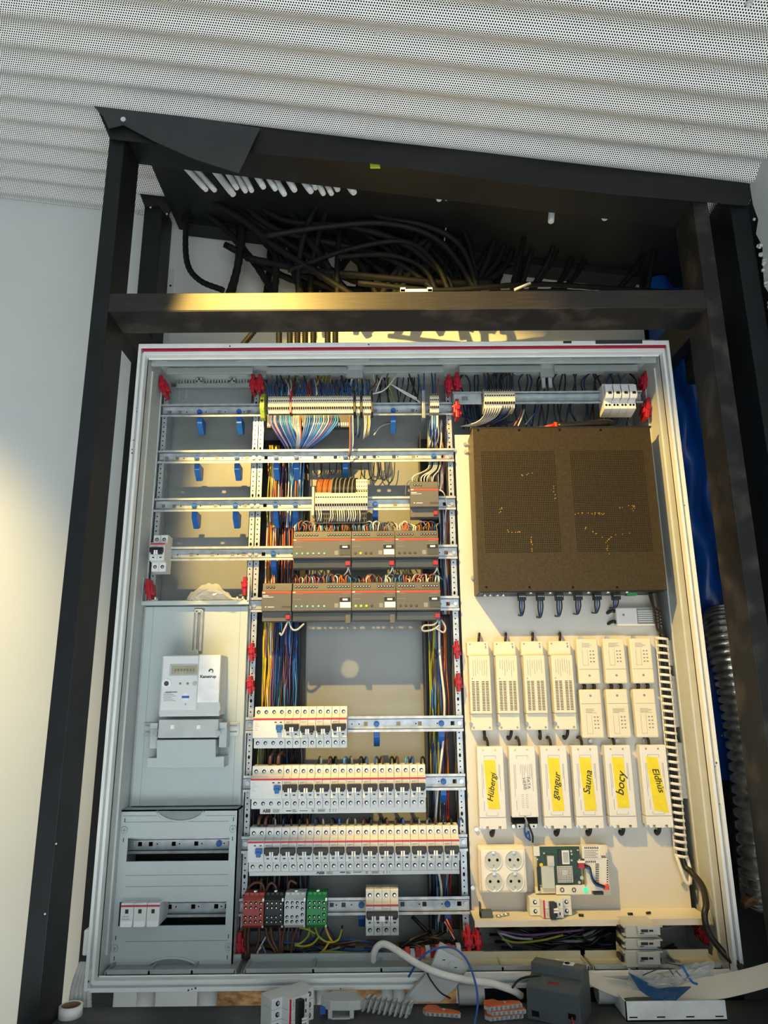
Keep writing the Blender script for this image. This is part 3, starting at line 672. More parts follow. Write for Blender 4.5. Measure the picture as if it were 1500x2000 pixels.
brow(X(495, 1420, Yn), 6, [('rcd', 4, True), ('mcb', 2, True), ('mcb', 2, False), ('mcb', 2, False), ('mcb', 2, True)], 'short upper row')
xe7 = brow(X(490, 1535, Yn), 7, [('rcd', 4, True)]+[('mcb', 2, True)]*9, 'middle row')
xe8 = brow(X(485, 1655, Yn), 8, [('rcd', 2, True)]+[('mcb', 2, True)]*12, 'long lowest row')
def busbar(u0, x1, v, vb, label, tu):
    Y = -.040; x0 = X(u0, v, Y); z1 = Z(700, v, Y); z0 = Z(700, vb, Y)
    t = thing('comb_busbar', label, 'busbar', ((x0+x1)/2, Y, z0))
    mb = MB(); mb.box(x0, x1, Y, Y+.016, z0, z1); part(mb, 'bar', 'breaker_grey', t, .0008)
    zc = (z0+z1)/2-.002
    text('ABB', .0095, 'print_dark', t, face_m(X(tu, v, Y), Y-.0004, zc), bold=.0004)
    mb = MB(); random.seed(5)
    for (a, b, h) in ((12, 26, .006), (38, 48, .002), (50, 60, .005), (64, 80, .0012), (88, 93, .005), (100, 118, .005), (122, 126, .006), (129, 131, .005), (134, 136, .005)):
        xa, xb = X(tu+a, v, Y), X(tu+b, v, Y)
        if h > .0045:
            for k in range(4): mb.box(xa, xa+(xb-xa)*random.uniform(.6, 1), Y-.0003, Y, zc-h/2+k*h/3.4, zc-h/2+k*h/3.4+.0007)
        else: mb.box(xa, xb, Y-.0003, Y, zc-h/2, zc+h/2)
    part(mb, 'printing', 'print_dark', t)
    return t
busbar(508, xe7, 1573, 1588, 'white comb busbar strip below the middle breaker row', 521)
busbar(487, xe8, 1694, 1709, 'white comb busbar strip below the long lowest breaker row', 626)
brk(2, 'single two-pole breaker on the third empty rail of the left field', None, (X(296, 1080, -.05), 0, ZR[3]-.004), 'mcb', True)
b4 = brk(4, 'four-pole breaker beside the green distribution block', None, (X(714, 1775, Yn), 0, ZR[9]-.004), 'mcb', True)
# ---------------------------------------------------------------- grey bus (KNX style) modules
KP = [(-.004, .045), (-.036, .045), (-.040, .043), (-.042, .027), (-.050, .0235), (-.050, -.0225), (-.036, -.0245), (-.036, -.045), (-.004, -.045)]
def knx(n, label, loc, leds, ledmats, button, red=True, kind='actuator', white=False, foot=False):
    t = thing('bus_module', label, 'module', loc, 'grey bus modules'); ORG[t.name] = Vector((0, 0, 0)); w = n*.0175
    mb = MB(); mb.px(KP, .0004, w-.0004); part(mb, 'housing', 'knx_grey', t, .0008)
    mb = MB(); mb.box(.0006, w-.0006, -.0506, -.050, .0185, .0225); st = part(mb, 'stripe', 'knx_stripe', t)
    mb = MB(); mb.box(.002, .008, -.0509, -.0506, .0192, .0216); part(mb, 'logo_patch', 'label_white', st)
    if kind == 'actuator':
        mb = MB(); mb.box(.001, w-.001, -.0385, -.036, -.044, -.0255); part(mb, 'lower_cover', 'knx_cover', t, .001)
        g = [(.004, w*.43), (w*.58, w-.004)]
        mb = MB(); md = MB()
        for (a, b) in g:
            k = max(3, int((b-a)/.0066))
            for i in range(k): x = a+(b-a)*(i+.5)/k; mb.disc(x, -.0412, .035, .0029, 8, h=.0012); md.disc(x, -.0422, .035, .0016, 6, h=.0006)
        part(mb, 'terminal_holes', 'hole_dark', t); part(md, 'terminal_screws', 'zinc_screw', t)
        mb = MB()
        for i in range(6): x = w*(.1+.16*i); mb.disc(x, -.0415, .0272, .0011, 6)
        for (a, b, z) in ((.006, .024, .0165), (w-.026, w-.006, .0165), (w-.030, w-.010, .0085), (.004, .022, .0035)): mb.box(a, b, -.0503, -.050, z, z+.0009)
        part(mb, 'printing', 'print_mid', t)
        for i in range(leds):
            x = .010+i*(.0132 if leds == 6 else .0125); mb = MB(); mb.cyl((x, -.050, -.0125), (0, -1, 0), .0031, .0018, 10, r2=.0022); part(mb, 'led', ledmats[i], t)
        mb = MB(); mb.box(w-.028, w-.003, -.0516, -.050, -.001, .0075); bt = part(mb, 'button_frame', 'lever_black', t)
        mb = MB(); mb.box(w-.021, w-.009, -.0535, -.0516, .0005, .0048); part(mb, 'button', 'label_white', bt)
        mb = MB(); mb.box(w-.027, w-.002, -.0512, -.050, -.0165, -.0035); part(mb, 'label_window', 'label_white' if white else 'knx_dark', t)
        mb = MB(); mb.box(w-.040, w-.031, -.0504, -.050, -.016, -.006); part(mb, 'code_patch', 'print_mid', t)
        if red:
            mb = MB(); mb.box(w-.014, w-.0025, -.046, -.037, -.041, -.031); part(mb, 'bus_connector', 'bus_red', t, .0006)
        if foot:
            mb = MB(); mb.box(w-.015, w-.003, -.041, -.030, -.052, -.030); part(mb, 'locking_foot', 'knx_grey', t, .0008)
    else:
        mb = MB(); md = MB()
        k = 3 if n == 4 else 8
        for i in range(k):
            x = (.012+i*.0075) if n == 4 else (.006+i*(w-.012)/7); mb.disc(x, -.0412, .035, .003, 8, h=.0012); md.disc(x, -.0422, .035, .0016, 6, h=.0006)
        part(mb, 'terminal_holes', 'hole_dark', t); part(md, 'terminal_screws', 'zinc_screw', t)
        mb = MB(); mb.box(.003, .016, -.0504, -.050, .0125, .014); mb.box(.003, .028, -.0504, -.050, .0095, .0105); mb.box(.015, .03, -.0504, -.050, -.014, -.0125); mb.disc(.010, -.050, -.013, .0015, 6); part(mb, 'printing', 'label_white', t)
        mb = MB(); mb.box(w-.022, w-.001, -.0504, -.050, -.0125, -.0118); mb.box(w-.022, w-.001, -.0504, -.050, -.0155, -.0148); part(mb, 'grooves', 'hole_dark', t)
        mb = MB(); mb.box(w-.013, w-.003, -.045, -.036, -.0415, -.032); part(mb, 'bus_connector', 'bus_red', t, .0006)
        if n == 3 or n < 4:
            mb = MB(); mb.box(.003, .030, -.0512, -.050, -.016, -.009); f = part(mb, 'label_window', 'label_white', t)
            mb = MB(); mb.box(.014, .029, -.0525, -.0512, -.016, -.009); part(mb, 'button_frame', 'lever_black', f)
            mb = MB(); mb.box(.017, .026, -.0535, -.0525, -.0145, -.0105); part(mb, 'button', 'label_white', f)
    return t
T6 = ['led_teal']*6
def kz(r): return ZR[r]+.003
K3 = X(572, 1070, -.048); K4 = X(511, 1175, -.048)
knx(8, 'wide grey bus module with six pale LEDs at the left of the upper module row', (K3, 0, kz(3)), 6, T6, 1)
knx(6, 'grey bus module with one lit green LED in the middle of the upper module row', (K3+.1400, 0, kz(3)), 4, ['knx_dark', 'led_green', 'knx_dark', 'knx_dark'], 1, white=True)
knx(6, 'grey bus module without lit LEDs at the right of the upper module row', (K3+.2450, 0, kz(3)), 4, ['knx_dark']*4, 1, white=False)
knx(4, 'grey bus power supply without LEDs at the left end of the lower module row', (K4, 0, kz(4)), 0, [], 0, kind='supply')
knx(8, 'wide grey bus module with six teal LEDs in the lower module row', (K4+.0715, 0, kz(4)), 6, T6, 1, red=False, white=True, foot=True)
knx(6, 'grey bus module with three lit green LEDs in the lower module row', (K4+.2115, 0, kz(4)), 4, ['led_green']*3+['knx_dark'], 1, red=False, white=True, foot=True)
knx(6, 'grey bus module with dark LEDs at the right end of the lower module row', (K4+.3165, 0, kz(4)), 4, ['knx_dark']*4, 1)
knx(4, 'small single grey module beside the short terminal strip', (X(801, 970, -.048), 0, kz(2)), 0, [], 0, kind='small')
# ---------------------------------------------------------------- terminal strips
def terminal(w, m, depth=.045, hz=.026, label='', group='', loc=(0, 0, 0)):
    t = thing('terminal_block', label, 'terminal', loc, group); ORG[t.name] = Vector((0, 0, 0))
    mb = MB(); mb.px([(-.010, hz), (-depth+.012, hz), (-depth, hz*.45), (-depth, -hz*.35), (-depth+.010, -hz), (-.010, -hz)], .0002, w-.0002); part(mb, 'housing', m, t)
    mb = MB(); mb.box(w*.2, w*.8, -depth-.0004, -depth+.001, hz*.10, hz*.22); mb.box(w*.18, w*.82, -depth+.0008, -depth+.006, -hz*.66, -hz*.45); mb.box(w*.2, w*.8, -depth+.006, -depth+.012, hz*.72, hz*.86); part(mb, 'openings', 'hole_dark', t)
    return t
def strip(u0, u1, v, z, Y, n, m, label, group, **kw):
    x0, x1 = X(u0, v, Y), X(u1, v, Y); w = (x1-x0)/n; p = None
    for i in range(n):
        loc = (x0+i*w, 0, z)
        lb = '%s %s' % (nth(i+1), label.replace('terminal block', 'terminal block from the left'))
        if p is None: p = terminal(w, m, -Y, label=lb, group=group, loc=loc, **kw)
        else: dup(p, loc, lb)
ZT = ZR[0]+.006
strip(523, 565, 800, ZT, -.045, 10, 'term_cream', 'cream terminal block in the run left of the red divider', 'terminals left of the divider')
strip(569, 690, 800, ZT, -.045, 28, 'term_cream', 'cream terminal block in the run right of the red divider', 'terminals right of the divider')
strip(695, 703, 800, ZT, -.045, 2, 'term_cream', 'cream terminal block in the pair between two black dividers', 'terminal pair between dividers')
strip(708, 725, 800, ZT, -.045, 4, 'term_cream', 'cream terminal block at the right end of the strip', 'terminals at the strip end')
for k, (u, m, c) in enumerate(((567, 'gasket_red', 'dark red divider plate'), (692.5, 'lever_black', 'first black divider plate'), (705.5, 'lever_black', 'second black divider plate'), (726.5, 'lever_black', 'black end plate'))):
    x = X(u, 800, -.05); mb = MB(); mb.box(x-.0022, x+.0022, -.049, -.008, ZT-.029, ZT+.029); solo(mb, 'terminal_divider', m, c+' of the long cream terminal strip', 'divider')
# lower tier of the long strip
mb = MB(); xa, xb = X(523, 825, -.02), X(690, 825, -.02); mb.box(xa, xb, -.030, -.010, ZT-.062, ZT-.027)
ts = solo(mb, 'terminal_lower_tier', 'term_dark', 'dark lower tier under the long cream terminal strip', 'terminal')
mb = MB()
for i in range(40): x = xa+(xb-xa)*(i+.5)/40; mb.box(x-.0014, x+.0014, -.0306, -.030, ZT-.058, ZT-.050)
part(mb, 'openings', 'tick_white', ts, kind='stuff')
x = X(511, 800, -.05); t = thing('earth_terminal', 'green and yellow earth terminal at the left end of the terminal rail', 'terminal', (x, 0, ZT-.03))
mb = MB(); mb.px([(-.01, .03+ZT), (-.03, .03+ZT), (-.05, .012+ZT), (-.05, -.016+ZT), (-.03, -.036+ZT), (-.01, -.036+ZT)], x-.0055, x+.0055); part(mb, 'housing', 'term_green', t, .001)
mb = MB(); mb.box(x-.003, x+.003, -.0505, -.05, ZT-.003, ZT+.006); mb.cyl((x, -.05, ZT-.011), (0, -1, 0), .003, .0008, 8); part(mb, 'screw', 'lever_black', t)
# right pair of terminals on the top rail
strip(840, 858, 800, ZT, -.045, 5, 'term_cream', 'cream terminal block in the short group beside the end stop', 'terminals near the right upright')
x = X(829, 800, -.045); mb = MB(); mb.box(x-.006, x+.002, -.048, -.008, ZT-.046, ZT+.03); solo(mb, 'end_stop', 'galv_dark', 'narrow grey end stop left of the short terminal group', 'end stop', bev=.0008)
# row-two multi-tier strip
ZM = ZR[2]+.002
strip(615, 718, 985, ZM, -.050, 22, 'term_cream', 'cream terminal block in the multi-tier strip under arching wires', 'multi-tier terminals')
xa, xb = X(615, 1010, -.03), X(716, 1010, -.03)
mb = MB(); mb.box(xa, xb, -.034, -.01, ZM-.058, ZM-.027); tl = solo(mb, 'terminal_lower_tier', 'term_dark', 'dark lower tier under the multi-tier terminal strip', 'terminal')
mb = MB()
for i in range(22):
    for q in (0, 1): x = xa+(xb-xa)*(i+.5)/22; mb.box(x-.0013, x+.0013, -.0346, -.034, ZM-.043-.012*q, ZM-.036-.012*q)
part(mb, 'openings', 'hole_dark', tl, kind='stuff')
mb = MB(); a, b = X(695, 968, -.045), X(718, 968, -.045); mb.box(a, b, -.042, -.010, ZM+.026, ZM+.052); eb = solo(mb, 'terminal_group', 'term_cream', 'cream block of bare terminals above the strip right end', 'terminal', bev=.001)
mb = MB()
for i in range(5):
    for q in (0, 1): x = a+(b-a)*(i+.5)/5; mb.disc(x, -.042, ZM+.034+.011*q, .0017, 6)
part(mb, 'openings', 'bus_red', eb)
x = X(612, 985, -.05); mb = MB(); mb.box(x-.004, x+.0015, -.047, -.01, ZM-.04, ZM+.032); solo(mb, 'end_stop', 'term_cream', 'cream end stop left of the multi-tier terminals', 'end stop', bev=.0008)
# terminals and fuse holders on the rail above the amplifier
ZF = Z(1060, 778, -.05)
strip(946, 1006, 778, ZF, -.060, 13, 'term_cream', 'cream terminal block on the rail above the amplifier', 'terminals above the amplifier')
x0 = X(886, 780, -.03); x1 = X(940, 780, -.03); zc = Z(910, 780, -.03); mb = MB(); mb.box(x0, x1, -.034, -.028, zc-.014, zc+.014); lb = solo(mb, 'label_holder', 'galv', 'clear label holder with a printed code at the rail left end', 'label', bev=.0008)
mb = MB()
for i in range(9): mb.box(x0+.020+.0018*i, x0+.0208+.0018*i+.0004*(i % 2), -.0343, -.034, zc-.005, zc+.006)
part(mb, 'barcode', 'print_dark', lb)
fx = X(1183, 770, -.07); fw_ = (X(1246, 770, -.07)-fx)/4; zf = Z(1210, 772, -.06)
for k in range(4):
    x = fx+k*fw_; t = thing('fuse_holder', '%s white fuse holder from the left above the amplifier' % ORD[k], 'fuse holder', (x, -.03, zf-.04), 'white fuse holders')
    mb = MB(); mb.px([(-.010, zf+.036), (-.050, zf+.036), (-.050, zf-.032), (-.010, zf-.040)], x+.0003, x+fw_-.0003); part(mb, 'housing', 'breaker_grey', t, .0008)
    mb = MB(); mb.px([(-.050, zf+.030), (-.066, zf+.027), (-.072, zf-.002), (-.066, zf-.010), (-.050, zf-.010)], x+.0012, x+fw_-.0012); h = part(mb, 'flap', 'breaker_grey', t, .001)
    mb = MB(); mb.box(x+fw_*.3, x+fw_*.7, -.0735, -.070, zf-.001, zf+.005); part(mb, 'window', 'lever_black', h)
    mb = MB()
    for q in (.3, .7): mb.disc(x+fw_*q, -.050, zf-.022, .0030, 10)
    part(mb, 'terminal_holes', 'hole_dark', t)
# ---------------------------------------------------------------- distribution blocks
for (u0, u1, m, c) in ((474, 515, 'dist_red', 'brick red'), (516.5, 553, 'dist_black', 'black'), (555, 596, 'dist_grey', 'light grey'), (599, 638, 'dist_green', 'green')):
    x0, x1 = X(u0, 1775, -.05), X(u1, 1775, -.05); z = ZR[9]+.001; w = x1-x0
    t = thing('distribution_block', c+' distribution terminal block with sixteen screw holes', 'terminal', (x0, 0, z-.035), 'distribution blocks')
    mb = MB(); mb.px([(-.006, z+.034), (-.034, z+.034), (-.050, z+.022), (-.050, z-.026), (-.040, z-.033), (-.006, z-.033)], x0, x1); part(mb, 'housing', m, t, .001)
    mb = MB(); md = MB()
    for c4 in range(4):
        for z4 in ((.017, .008, -.010, -.019) if c4 < 3 else (.016, .005, -.006, -.018)):
            xx = x0+w*(.14+.24*c4); mb.disc(xx, -.050, z+z4, .0032, 10); md.disc(xx+.0006, -.0506, z+z4-.0006, .0016, 6)
    part(mb, 'screw_holes', 'hole_dark', t); part(md, 'screws', 'zinc_screw', t)
    mb = MB()
    for c4 in range(4): mb.box(x0+w*(.06+.24*c4), x0+w*(.22+.24*c4), -.0395, -.030, z+.024, z+.0343)
    part(mb, 'entry_slots', m, t)
    mb = MB(); mb.box(x1-.003, x1+.0005, -.0515, -.044, z+.020, z+.026); mb.box(x1-.003, x1+.0005, -.0515, -.044, z-.030, z-.026); mb.box(x0+w*.45, x0+w*.6, -.034, -.02, z+.034, z+.037); part(mb, 'clamp', 'zinc_screw', t)
# ================================================================ left field: tray edge, meter panel, meter, cover
def bx(mb, u0, u1, v0, v1, Y, dY, vref=None, mi=0):
    """box whose front face covers pixels u0..u1, v0..v1 on the plane Y"""
    um, vm = (u0+u1)/2, (v0+v1)/2
    return mb.box(X(u0, vm, Y), X(u1, vm, Y), Y, Y+dY, Z(um, v1, Y), Z(um, v0, Y), mi)
MX0, MX1 = -.632, -.379
zt = Z(380, 1176, -.035)
fr = thing('field_frame', 'grey plastic frame bar between the empty field and the meter panel', 'frame', (-.5, -.03, zt))
mb = MB(); mb.box(MX0, MX1+.004, -.035, -.02, zt-.006, zt+.004); part(mb, 'bar', 'panel_grey', fr, .001)
mb = MB(); mb.box(MX0, MX0+.004, -.035, -.025, zt, zt+.06); part(mb, 'arm', 'panel_grey', fr); mb = MB(); mb.box(MX1, MX1+.004, -.035, -.025, zt, zt+.06); part(mb, 'arm', 'panel_grey', fr)
for u in (300, 382, 470):
    mb = MB(); x = X(u, 1172, -.02); mb.box(x-.008, x-.005, -.03, -.01, zt+.004, zt+.013); mb.box(x+.005, x+.008, -.03, -.01, zt+.004, zt+.013); mb.box(x-.012, x+.012, -.03, -.02, zt+.004, zt+.007); part(mb, 'cleat', 'cab_white', fr)
MY = -.02; mz1, mz0 = zt-.008, Z(360, 1574, MY)
mp = thing('meter_panel', 'smooth grey mounting panel carrying the electricity meter', 'panel', (-.5, MY, mz0))
mb = MB(); mb.box(MX0+.008, MX1, MY, MY+.03, mz0, mz1); part(mb, 'plate', 'panel_grey', mp, .002)
mb = MB(); mb.box(MX0+.028, MX0+.0286, MY-.0004, MY, mz0, mz1); mb.box(MX1-.018, MX1-.0174, MY-.0004, MY, mz0, mz1); part(mb, 'seams', 'groove_grey', mp)
mb = MB(); bx(mb, 377, 398, 1188, 1277, MY-.0006, .0006); ss = part(mb, 'slot_frame', 'groove_grey', mp)
mb = MB(); bx(mb, 379.5, 384.5, 1192, 1272, MY-.006, .0055); bx(mb, 389.5, 394.5, 1192, 1272, MY-.006, .0055); bx(mb, 379.5, 394.5, 1190, 1196, MY-.006, .0055); part(mb, 'slotted_strip', 'galv', ss, .001)
p = A(381.5, 1274, MY-.006); mb = MB(); mb.cyl(p, (0, -1, 0), .0085, .003, 6, sm=False); mb.cyl(p+Vector((0, -.003, 0)), (0, -1, 0), .0062, .004, 12); part(mb, 'screw', 'zinc_screw', ss)
mb = MB(); bx(mb, 281, 467, 1411, 1438, MY-.004, .004); bk = part(mb, 'bracket', 'galv', mp, .0006)
mb = MB()
for (a, b) in ((449, 463), (284, 292)):
    for v in (1417, 1429): bx(mb, a, b, v-1.5, v+1.5, MY-.0044, .0004)
part(mb, 'slots', 'groove_grey', bk)
# dark gap beside the panels
mb = MB(); mb.box(MX0-.004, MX0+.0005, -.01, .0, .97, 1.71); solo(mb, 'panel_gap_strip', 'hole_dark', 'dark gap strip along the left of the meter panel', 'strip')
# electricity meter
me_ = thing('electricity_meter', 'grey electricity meter with display and white side cover', 'meter', A(370, 1445, MY), None); Y0 = -.085
mb = MB(); bx(mb, 313, 431, 1279, 1397, Y0, -Y0+MY); part(mb, 'housing', 'meter_grey', me_, .003)
mb = MB(); bx(mb, 316, 386, 1281, 1387, Y0-.002, .003); part(mb, 'faceplate', 'meter_light', me_, .001)
mb = MB(); bx(mb, 386.5, 429, 1279, 1372, Y0-.012, .013); rc = part(mb, 'module_cover', 'tick_white', me_, .0015)
mb = MB(); x0, x1 = X(386.5, 1371, Y0-.012), X(429, 1371, Y0-.012); z0 = Z(408, 1371, Y0-.012); mb.px([(Y0-.0115, z0), (Y0, z0-.018), (Y0+.002, z0)], x0, x1); part(mb, 'cover_slope', 'meter_grey', me_)
mb = MB(); bx(mb, 331, 386, 1297, 1320, Y0-.0035, .002); wf = part(mb, 'display_frame', 'meter_clear', me_, .0008)
mb = MB(); bx(mb, 335, 385, 1300, 1317, Y0-.004, .001); lc = part(mb, 'display', 'lcd', wf)
mb = MB()
for i in range(7): bx(mb, 341+i*6, 343+i*6, 1305, 1313, Y0-.0043, .0003); bx(mb, 341+i*6, 345+i*6, 1308, 1309.5, Y0-.0043, .0003)
part(mb, 'digits', 'print_mid', lc)
p = A(325.5, 1335, Y0-.002); mb = MB(); mb.cyl(p, (0, -1, 0), .0105, .002, 20); op = part(mb, 'optical_port', 'label_white', me_)
mb = MB(); mb.cyl(p+Vector((0, -.002, 0)), (0, -1, 0), .0055, .0006, 14); part(mb, 'port_window', 'print_dark', op)
mb = MB()
for (u, r) in ((352, .0028), (366.5, .0028)): q = A(u, 1335, Y0-.002); mb.cyl(q, (0, -1, 0), r, .0012, 10)
part(mb, 'buttons', 'print_mid', me_)
mb = MB(); q = A(380, 1335, Y0-.002); mb.cyl(q, (0, -1, 0), .0045, .002, 12); part(mb, 'seal_screw', 'meter_clear', me_)
mb = MB()
for i in range(6): bx(mb, 319, 335+4*((i*7) % 3), 1353+i*3, 1354+i*3, Y0-.0023, .0003)
bx(mb, 323, 346, 1350.5, 1353, Y0-.0024, .0004); bx(mb, 361, 363, 1374, 1377, Y0-.0024, .0004); part(mb, 'printing', 'print_mid', me_)
mb = MB(); P = [A(u, v, Y0-.0025) for u, v in ((355, 1362), (369.5, 1362), (366, 1353), (359, 1353))]; mb._prism(P, [q+Vector((0, .0006, 0)) for q in P], 0); bx(mb, 355, 369.5, 1362, 1371, Y0-.0025, .0004); sb = part(mb, 'mark', 'label_white', me_)
mb = MB(); bx(mb, 355, 369.5, 1359, 1363.5, Y0-.0029, .0004); part(mb, 'mark_band', 'lever_blue', sb)
text('Kamstrup', .0090, 'print_dark', rc, face_m(X(406.5, 1321.5, Y0-.012), Y0-.0123, Z(406.5, 1321.5, Y0-.012)), bold=.0003)
p = A(412.5, 1311, Y0-.012); mb = MB()
mb.tube([(p.x+.0042*math.cos(t), Y0-.0123, p.z+.0042*math.sin(t)) for t in [-.9+i*.42 for i in range(11)]], [.0008+.00012*i for i in range(11)], 5); part(mb, 'logo', 'print_dark', rc)
mb = MB(); bx(mb, 311, 428, 1390, 1399, Y0+.006, .01); part(mb, 'ridge', 'meter_light', me_, .001)
mb = MB(); bx(mb, 309, 426, 1405, 1441, Y0+.008, .05); tc_ = part(mb, 'terminal_cover', 'meter_clear', me_, .002)
mb = MB(); bx(mb, 333, 340, 1416, 1424, Y0+.006, .003); bx(mb, 384, 391, 1416, 1424, Y0+.006, .003); part(mb, 'clips', 'tick_white', tc_)
mb = MB()
for (u, v) in ((303, 1433), (427, 1432)): q = A(u, v, Y0+.01); mb.cyl(q, (0, -1, 0), .006, .006, 10)
part(mb, 'screws', 'zinc_screw', tc_)
for (a, b, c, d) in ((293, 308, 1412, 1462), (428, 443, 1411, 1460)):
    mb = MB(); bx(mb, a, b, c, d, Y0+.03, .03); bx(mb, a, b, c, c+12, Y0+.015, .03); part(mb, 'side_lug', 'panel_grey', me_, .001)
mb = MB(); Yc = Y0+.018
pts = [(287, 1480), (305.5, 1480), (305.5, 1445), (421, 1444), (421, 1478), (438, 1477), (437, 1499), (286.5, 1500)]
P = [(X(u, v, Yc), Z(u, v, Yc)) for u, v in pts]; mb.py(P, Yc, MY); part(mb, 'lower_shield', 'panel_grey', me_, .0015)
# clear plastic bag lying on the frame bar
mb = MB(); random.seed(11); ns = {}
def bagf(base, nx, nz, amp, yth):
    R_ = [[random.uniform(-1, 1) for _ in range(nz+1)] for _ in range(nx+1)]
    return R_
R1 = bagf(0, 16, 8, 0, 0)
b0 = A(366, 1168, -.03); b1 = A(474, 1168, -.03)
def bagp(u, v, s_):
    i, j = int(round(u*16)), int(round(v*8)); n = R1[i][j]
    h = .035*math.sin(math.pi*min(1, u*1.25))**.7+.003
    return Vector((b0.x+(b1.x-b0.x)*u, -.035+s_*.022*math.sin(math.pi*v)*math.sin(math.pi*u)+.003*n, zt+.005+h*v+.004*n*v))
mb.grid(lambda u, v: bagp(u, v, -1), 16, 8, sm=False); mb.grid(lambda u, v: bagp(u, v, 1), 16, 8, sm=False)
solo(mb, 'plastic_bag', 'bag_clear', 'small crumpled clear plastic bag on the frame bar below the empty rails', 'bag')
# lower-left cover panel with two cut-outs
KY = -.06; kx0, kx1, kz0, kz1 = -.632, -.375, .966, 1.268
cp = thing('slotted_panel', 'grey plastic cover panel with two slots at the bottom left', 'panel', ((kx0+kx1)/2, KY, kz0))
s1 = [X(248, 1660, KY), X(447, 1660, KY), Z(350, 1682, KY), Z(350, 1636, KY)]
s2 = [X(232, 1785, KY), X(441, 1785, KY), Z(340, 1808, KY), Z(340, 1761, KY)]
xs_ = [kx0, s1[0], s1[1], kx1]; mb = MB(); T = .004
mb.box(kx0, kx1, KY, KY+T, s1[3], kz1); mb.box(kx0, s1[0], KY, KY+T, s1[2], s1[3]); mb.box(s1[1], kx1, KY, KY+T, s1[2], s1[3])
mb.box(kx0, kx1, KY, KY+T, s2[3], s1[2]); mb.box(kx0, s2[0], KY, KY+T, s2[2], s2[3]); mb.box(s2[1], kx1, KY, KY+T, s2[2], s2[3]); mb.box(kx0, kx1, KY, KY+T, kz0, s2[2])
for (a, b, c, d) in ((kx0, kx0+.003, kz0, kz1), (kx1-.003, kx1, kz0, kz1), (kx0, kx1, kz0, kz0+.003), (kx0, kx1, kz1-.003, kz1)): mb.box(a, b, KY, KY+.05, c, d)
part(mb, 'front', 'panel_grey', cp)
mb = MB()
for v in (1606, 1710, 1732, 1839): p = A(240, v, KY); q = A(446, v-1, KY); mb.box(p.x+.006, q.x, KY-.0004, KY, p.z-.0005, p.z+.0005)
mb.box(X(240, 1593, KY), X(306, 1593, KY), KY-.0004, KY, Z(270, 1594, KY), Z(270, 1593, KY)); mb.box(X(402, 1593, KY), X(460, 1593, KY), KY-.0004, KY, Z(430, 1593.5, KY), Z(430, 1592.5, KY)); part(mb, 'grooves', 'groove_grey', cp)
for (uc, v0, vd, hw) in ((352, 1584, 1604, 46), (336, 1887, 1871, 48)):
    mb = MB(); mb.tube([A(uc+hw*t, v0+(vd-v0)*math.sqrt(max(0, 1-t*t))**1.3, KY-.001) for t in [i/10-1 for i in range(21)]], .0028, 6); part(mb, 'grip_lip', 'panel_grey', cp)
    mb = MB(); P = [A(uc+hw*.92*t, v0+(vd-v0)*.85*math.sqrt(max(0, 1-t*t))**1.3, KY-.0006) for t in [i/8-1 for i in range(17)]]; mb._prism(P, [p+Vector((0, .0006, 0)) for p in P], 0); part(mb, 'grip_recess', 'groove_grey', cp)
for (u, v) in ((243, 1621), (455, 1619), (224, 1852), (446, 1849)):
    p = A(u, v, KY); mb = MB(); mb.cyl(p, (0, -1, 0), .0068, .0015, 18); cs = part(mb, 'corner_screw', 'panel_grey', cp)
    mb = MB(); mb.ring(p+Vector((0, -.0013, 0)), (0, 1, 0), .0069, .0005, 18, 4); mb.box(p.x-.004, p.x+.004, KY-.0019, KY-.0014, p.z-.0007, p.z+.0007); mb.box(p.x-.0007, p.x+.0007, KY-.0019, KY-.0014, p.z-.004, p.z+.004); part(mb, 'cross_slot', 'groove_grey', cs)
mb = MB()
for (u, v) in ((244, 1602), (241, 1641), (456, 1600), (454, 1638), (226, 1832), (223, 1872), (446, 1829), (444, 1870)): bx(mb, u-.7, u+.7, v-4, v+4, KY-.0003, .0003)
part(mb, 'tick_slots', 'hole_dark', cp)
for (v, sq, kn, lab) in ((1655, (273, 294, 339, 383, 450), (428,), 'DIN rail seen through the upper slot of the cover panel'), (1778, (331, 377, 422, 443), (), 'DIN rail seen through the lower slot of the cover panel')):
    z = Z(350, v-7, -.005); rail(kx0+.006, kx1-.004, z, [X(u, v, -.005) for u in sq], [X(u, v, -.005) for u in kn], lab, -.005, False)
mb = MB(); mb.box(kx0+.004, kx1-.004, .055, .06, kz0+.004, kz1-.004); solo(mb, 'panel_backing', 'lever_black', 'dark backing behind the slots of the cover panel', 'backing')
x0, x1 = X(234, 1786, KY-.02), X(311, 1786, KY-.02); z0, z1 = Z(270, 1810, KY-.02), Z(270, 1764, KY-.02)
sa = thing('surge_arrester', 'three-module white arrester with black windows in the cover panel', 'module', (x0, KY, z0))
for k in range(3):
    a = x0+(x1-x0)*k/3; b = x0+(x1-x0)*(k+1)/3
    mb = MB(); mb.box(a+.0004, b-.0004, KY-.018, -.01, z0, z1); pm = part(mb, 'module', 'breaker_grey', sa, .0012)
    mb = MB(); mb.box(a+.010, a+.017, KY-.0188, KY-.0178, z1-.020, z1-.012); part(mb, 'window', 'lever_black', pm, .0008)
    mb = MB(); mb.box(a+.0025, b-.0025, KY-.0186, KY-.018, z0-.001, z0+.010); part(mb, 'foot', 'tick_white', pm)
mb = MB(); mb.box(x0+.0005, x1-.0005, KY-.0187, KY-.018, z1-.0075, z1-.004); part(mb, 'stripe', 'stripe_red', sa)
mb = MB(); mb.box(x0+.006, x0+.018, KY-.0184, KY-.018, z0+.018, z0+.019); mb.box(x0+.004, x0+.020, KY-.0184, KY-.018, z0+.013, z0+.014); mb.box(x0+.008, x0+.016, KY-.0184, KY-.018, z0+.004, z0+.006); part(mb, 'printing', 'print_mid', sa)
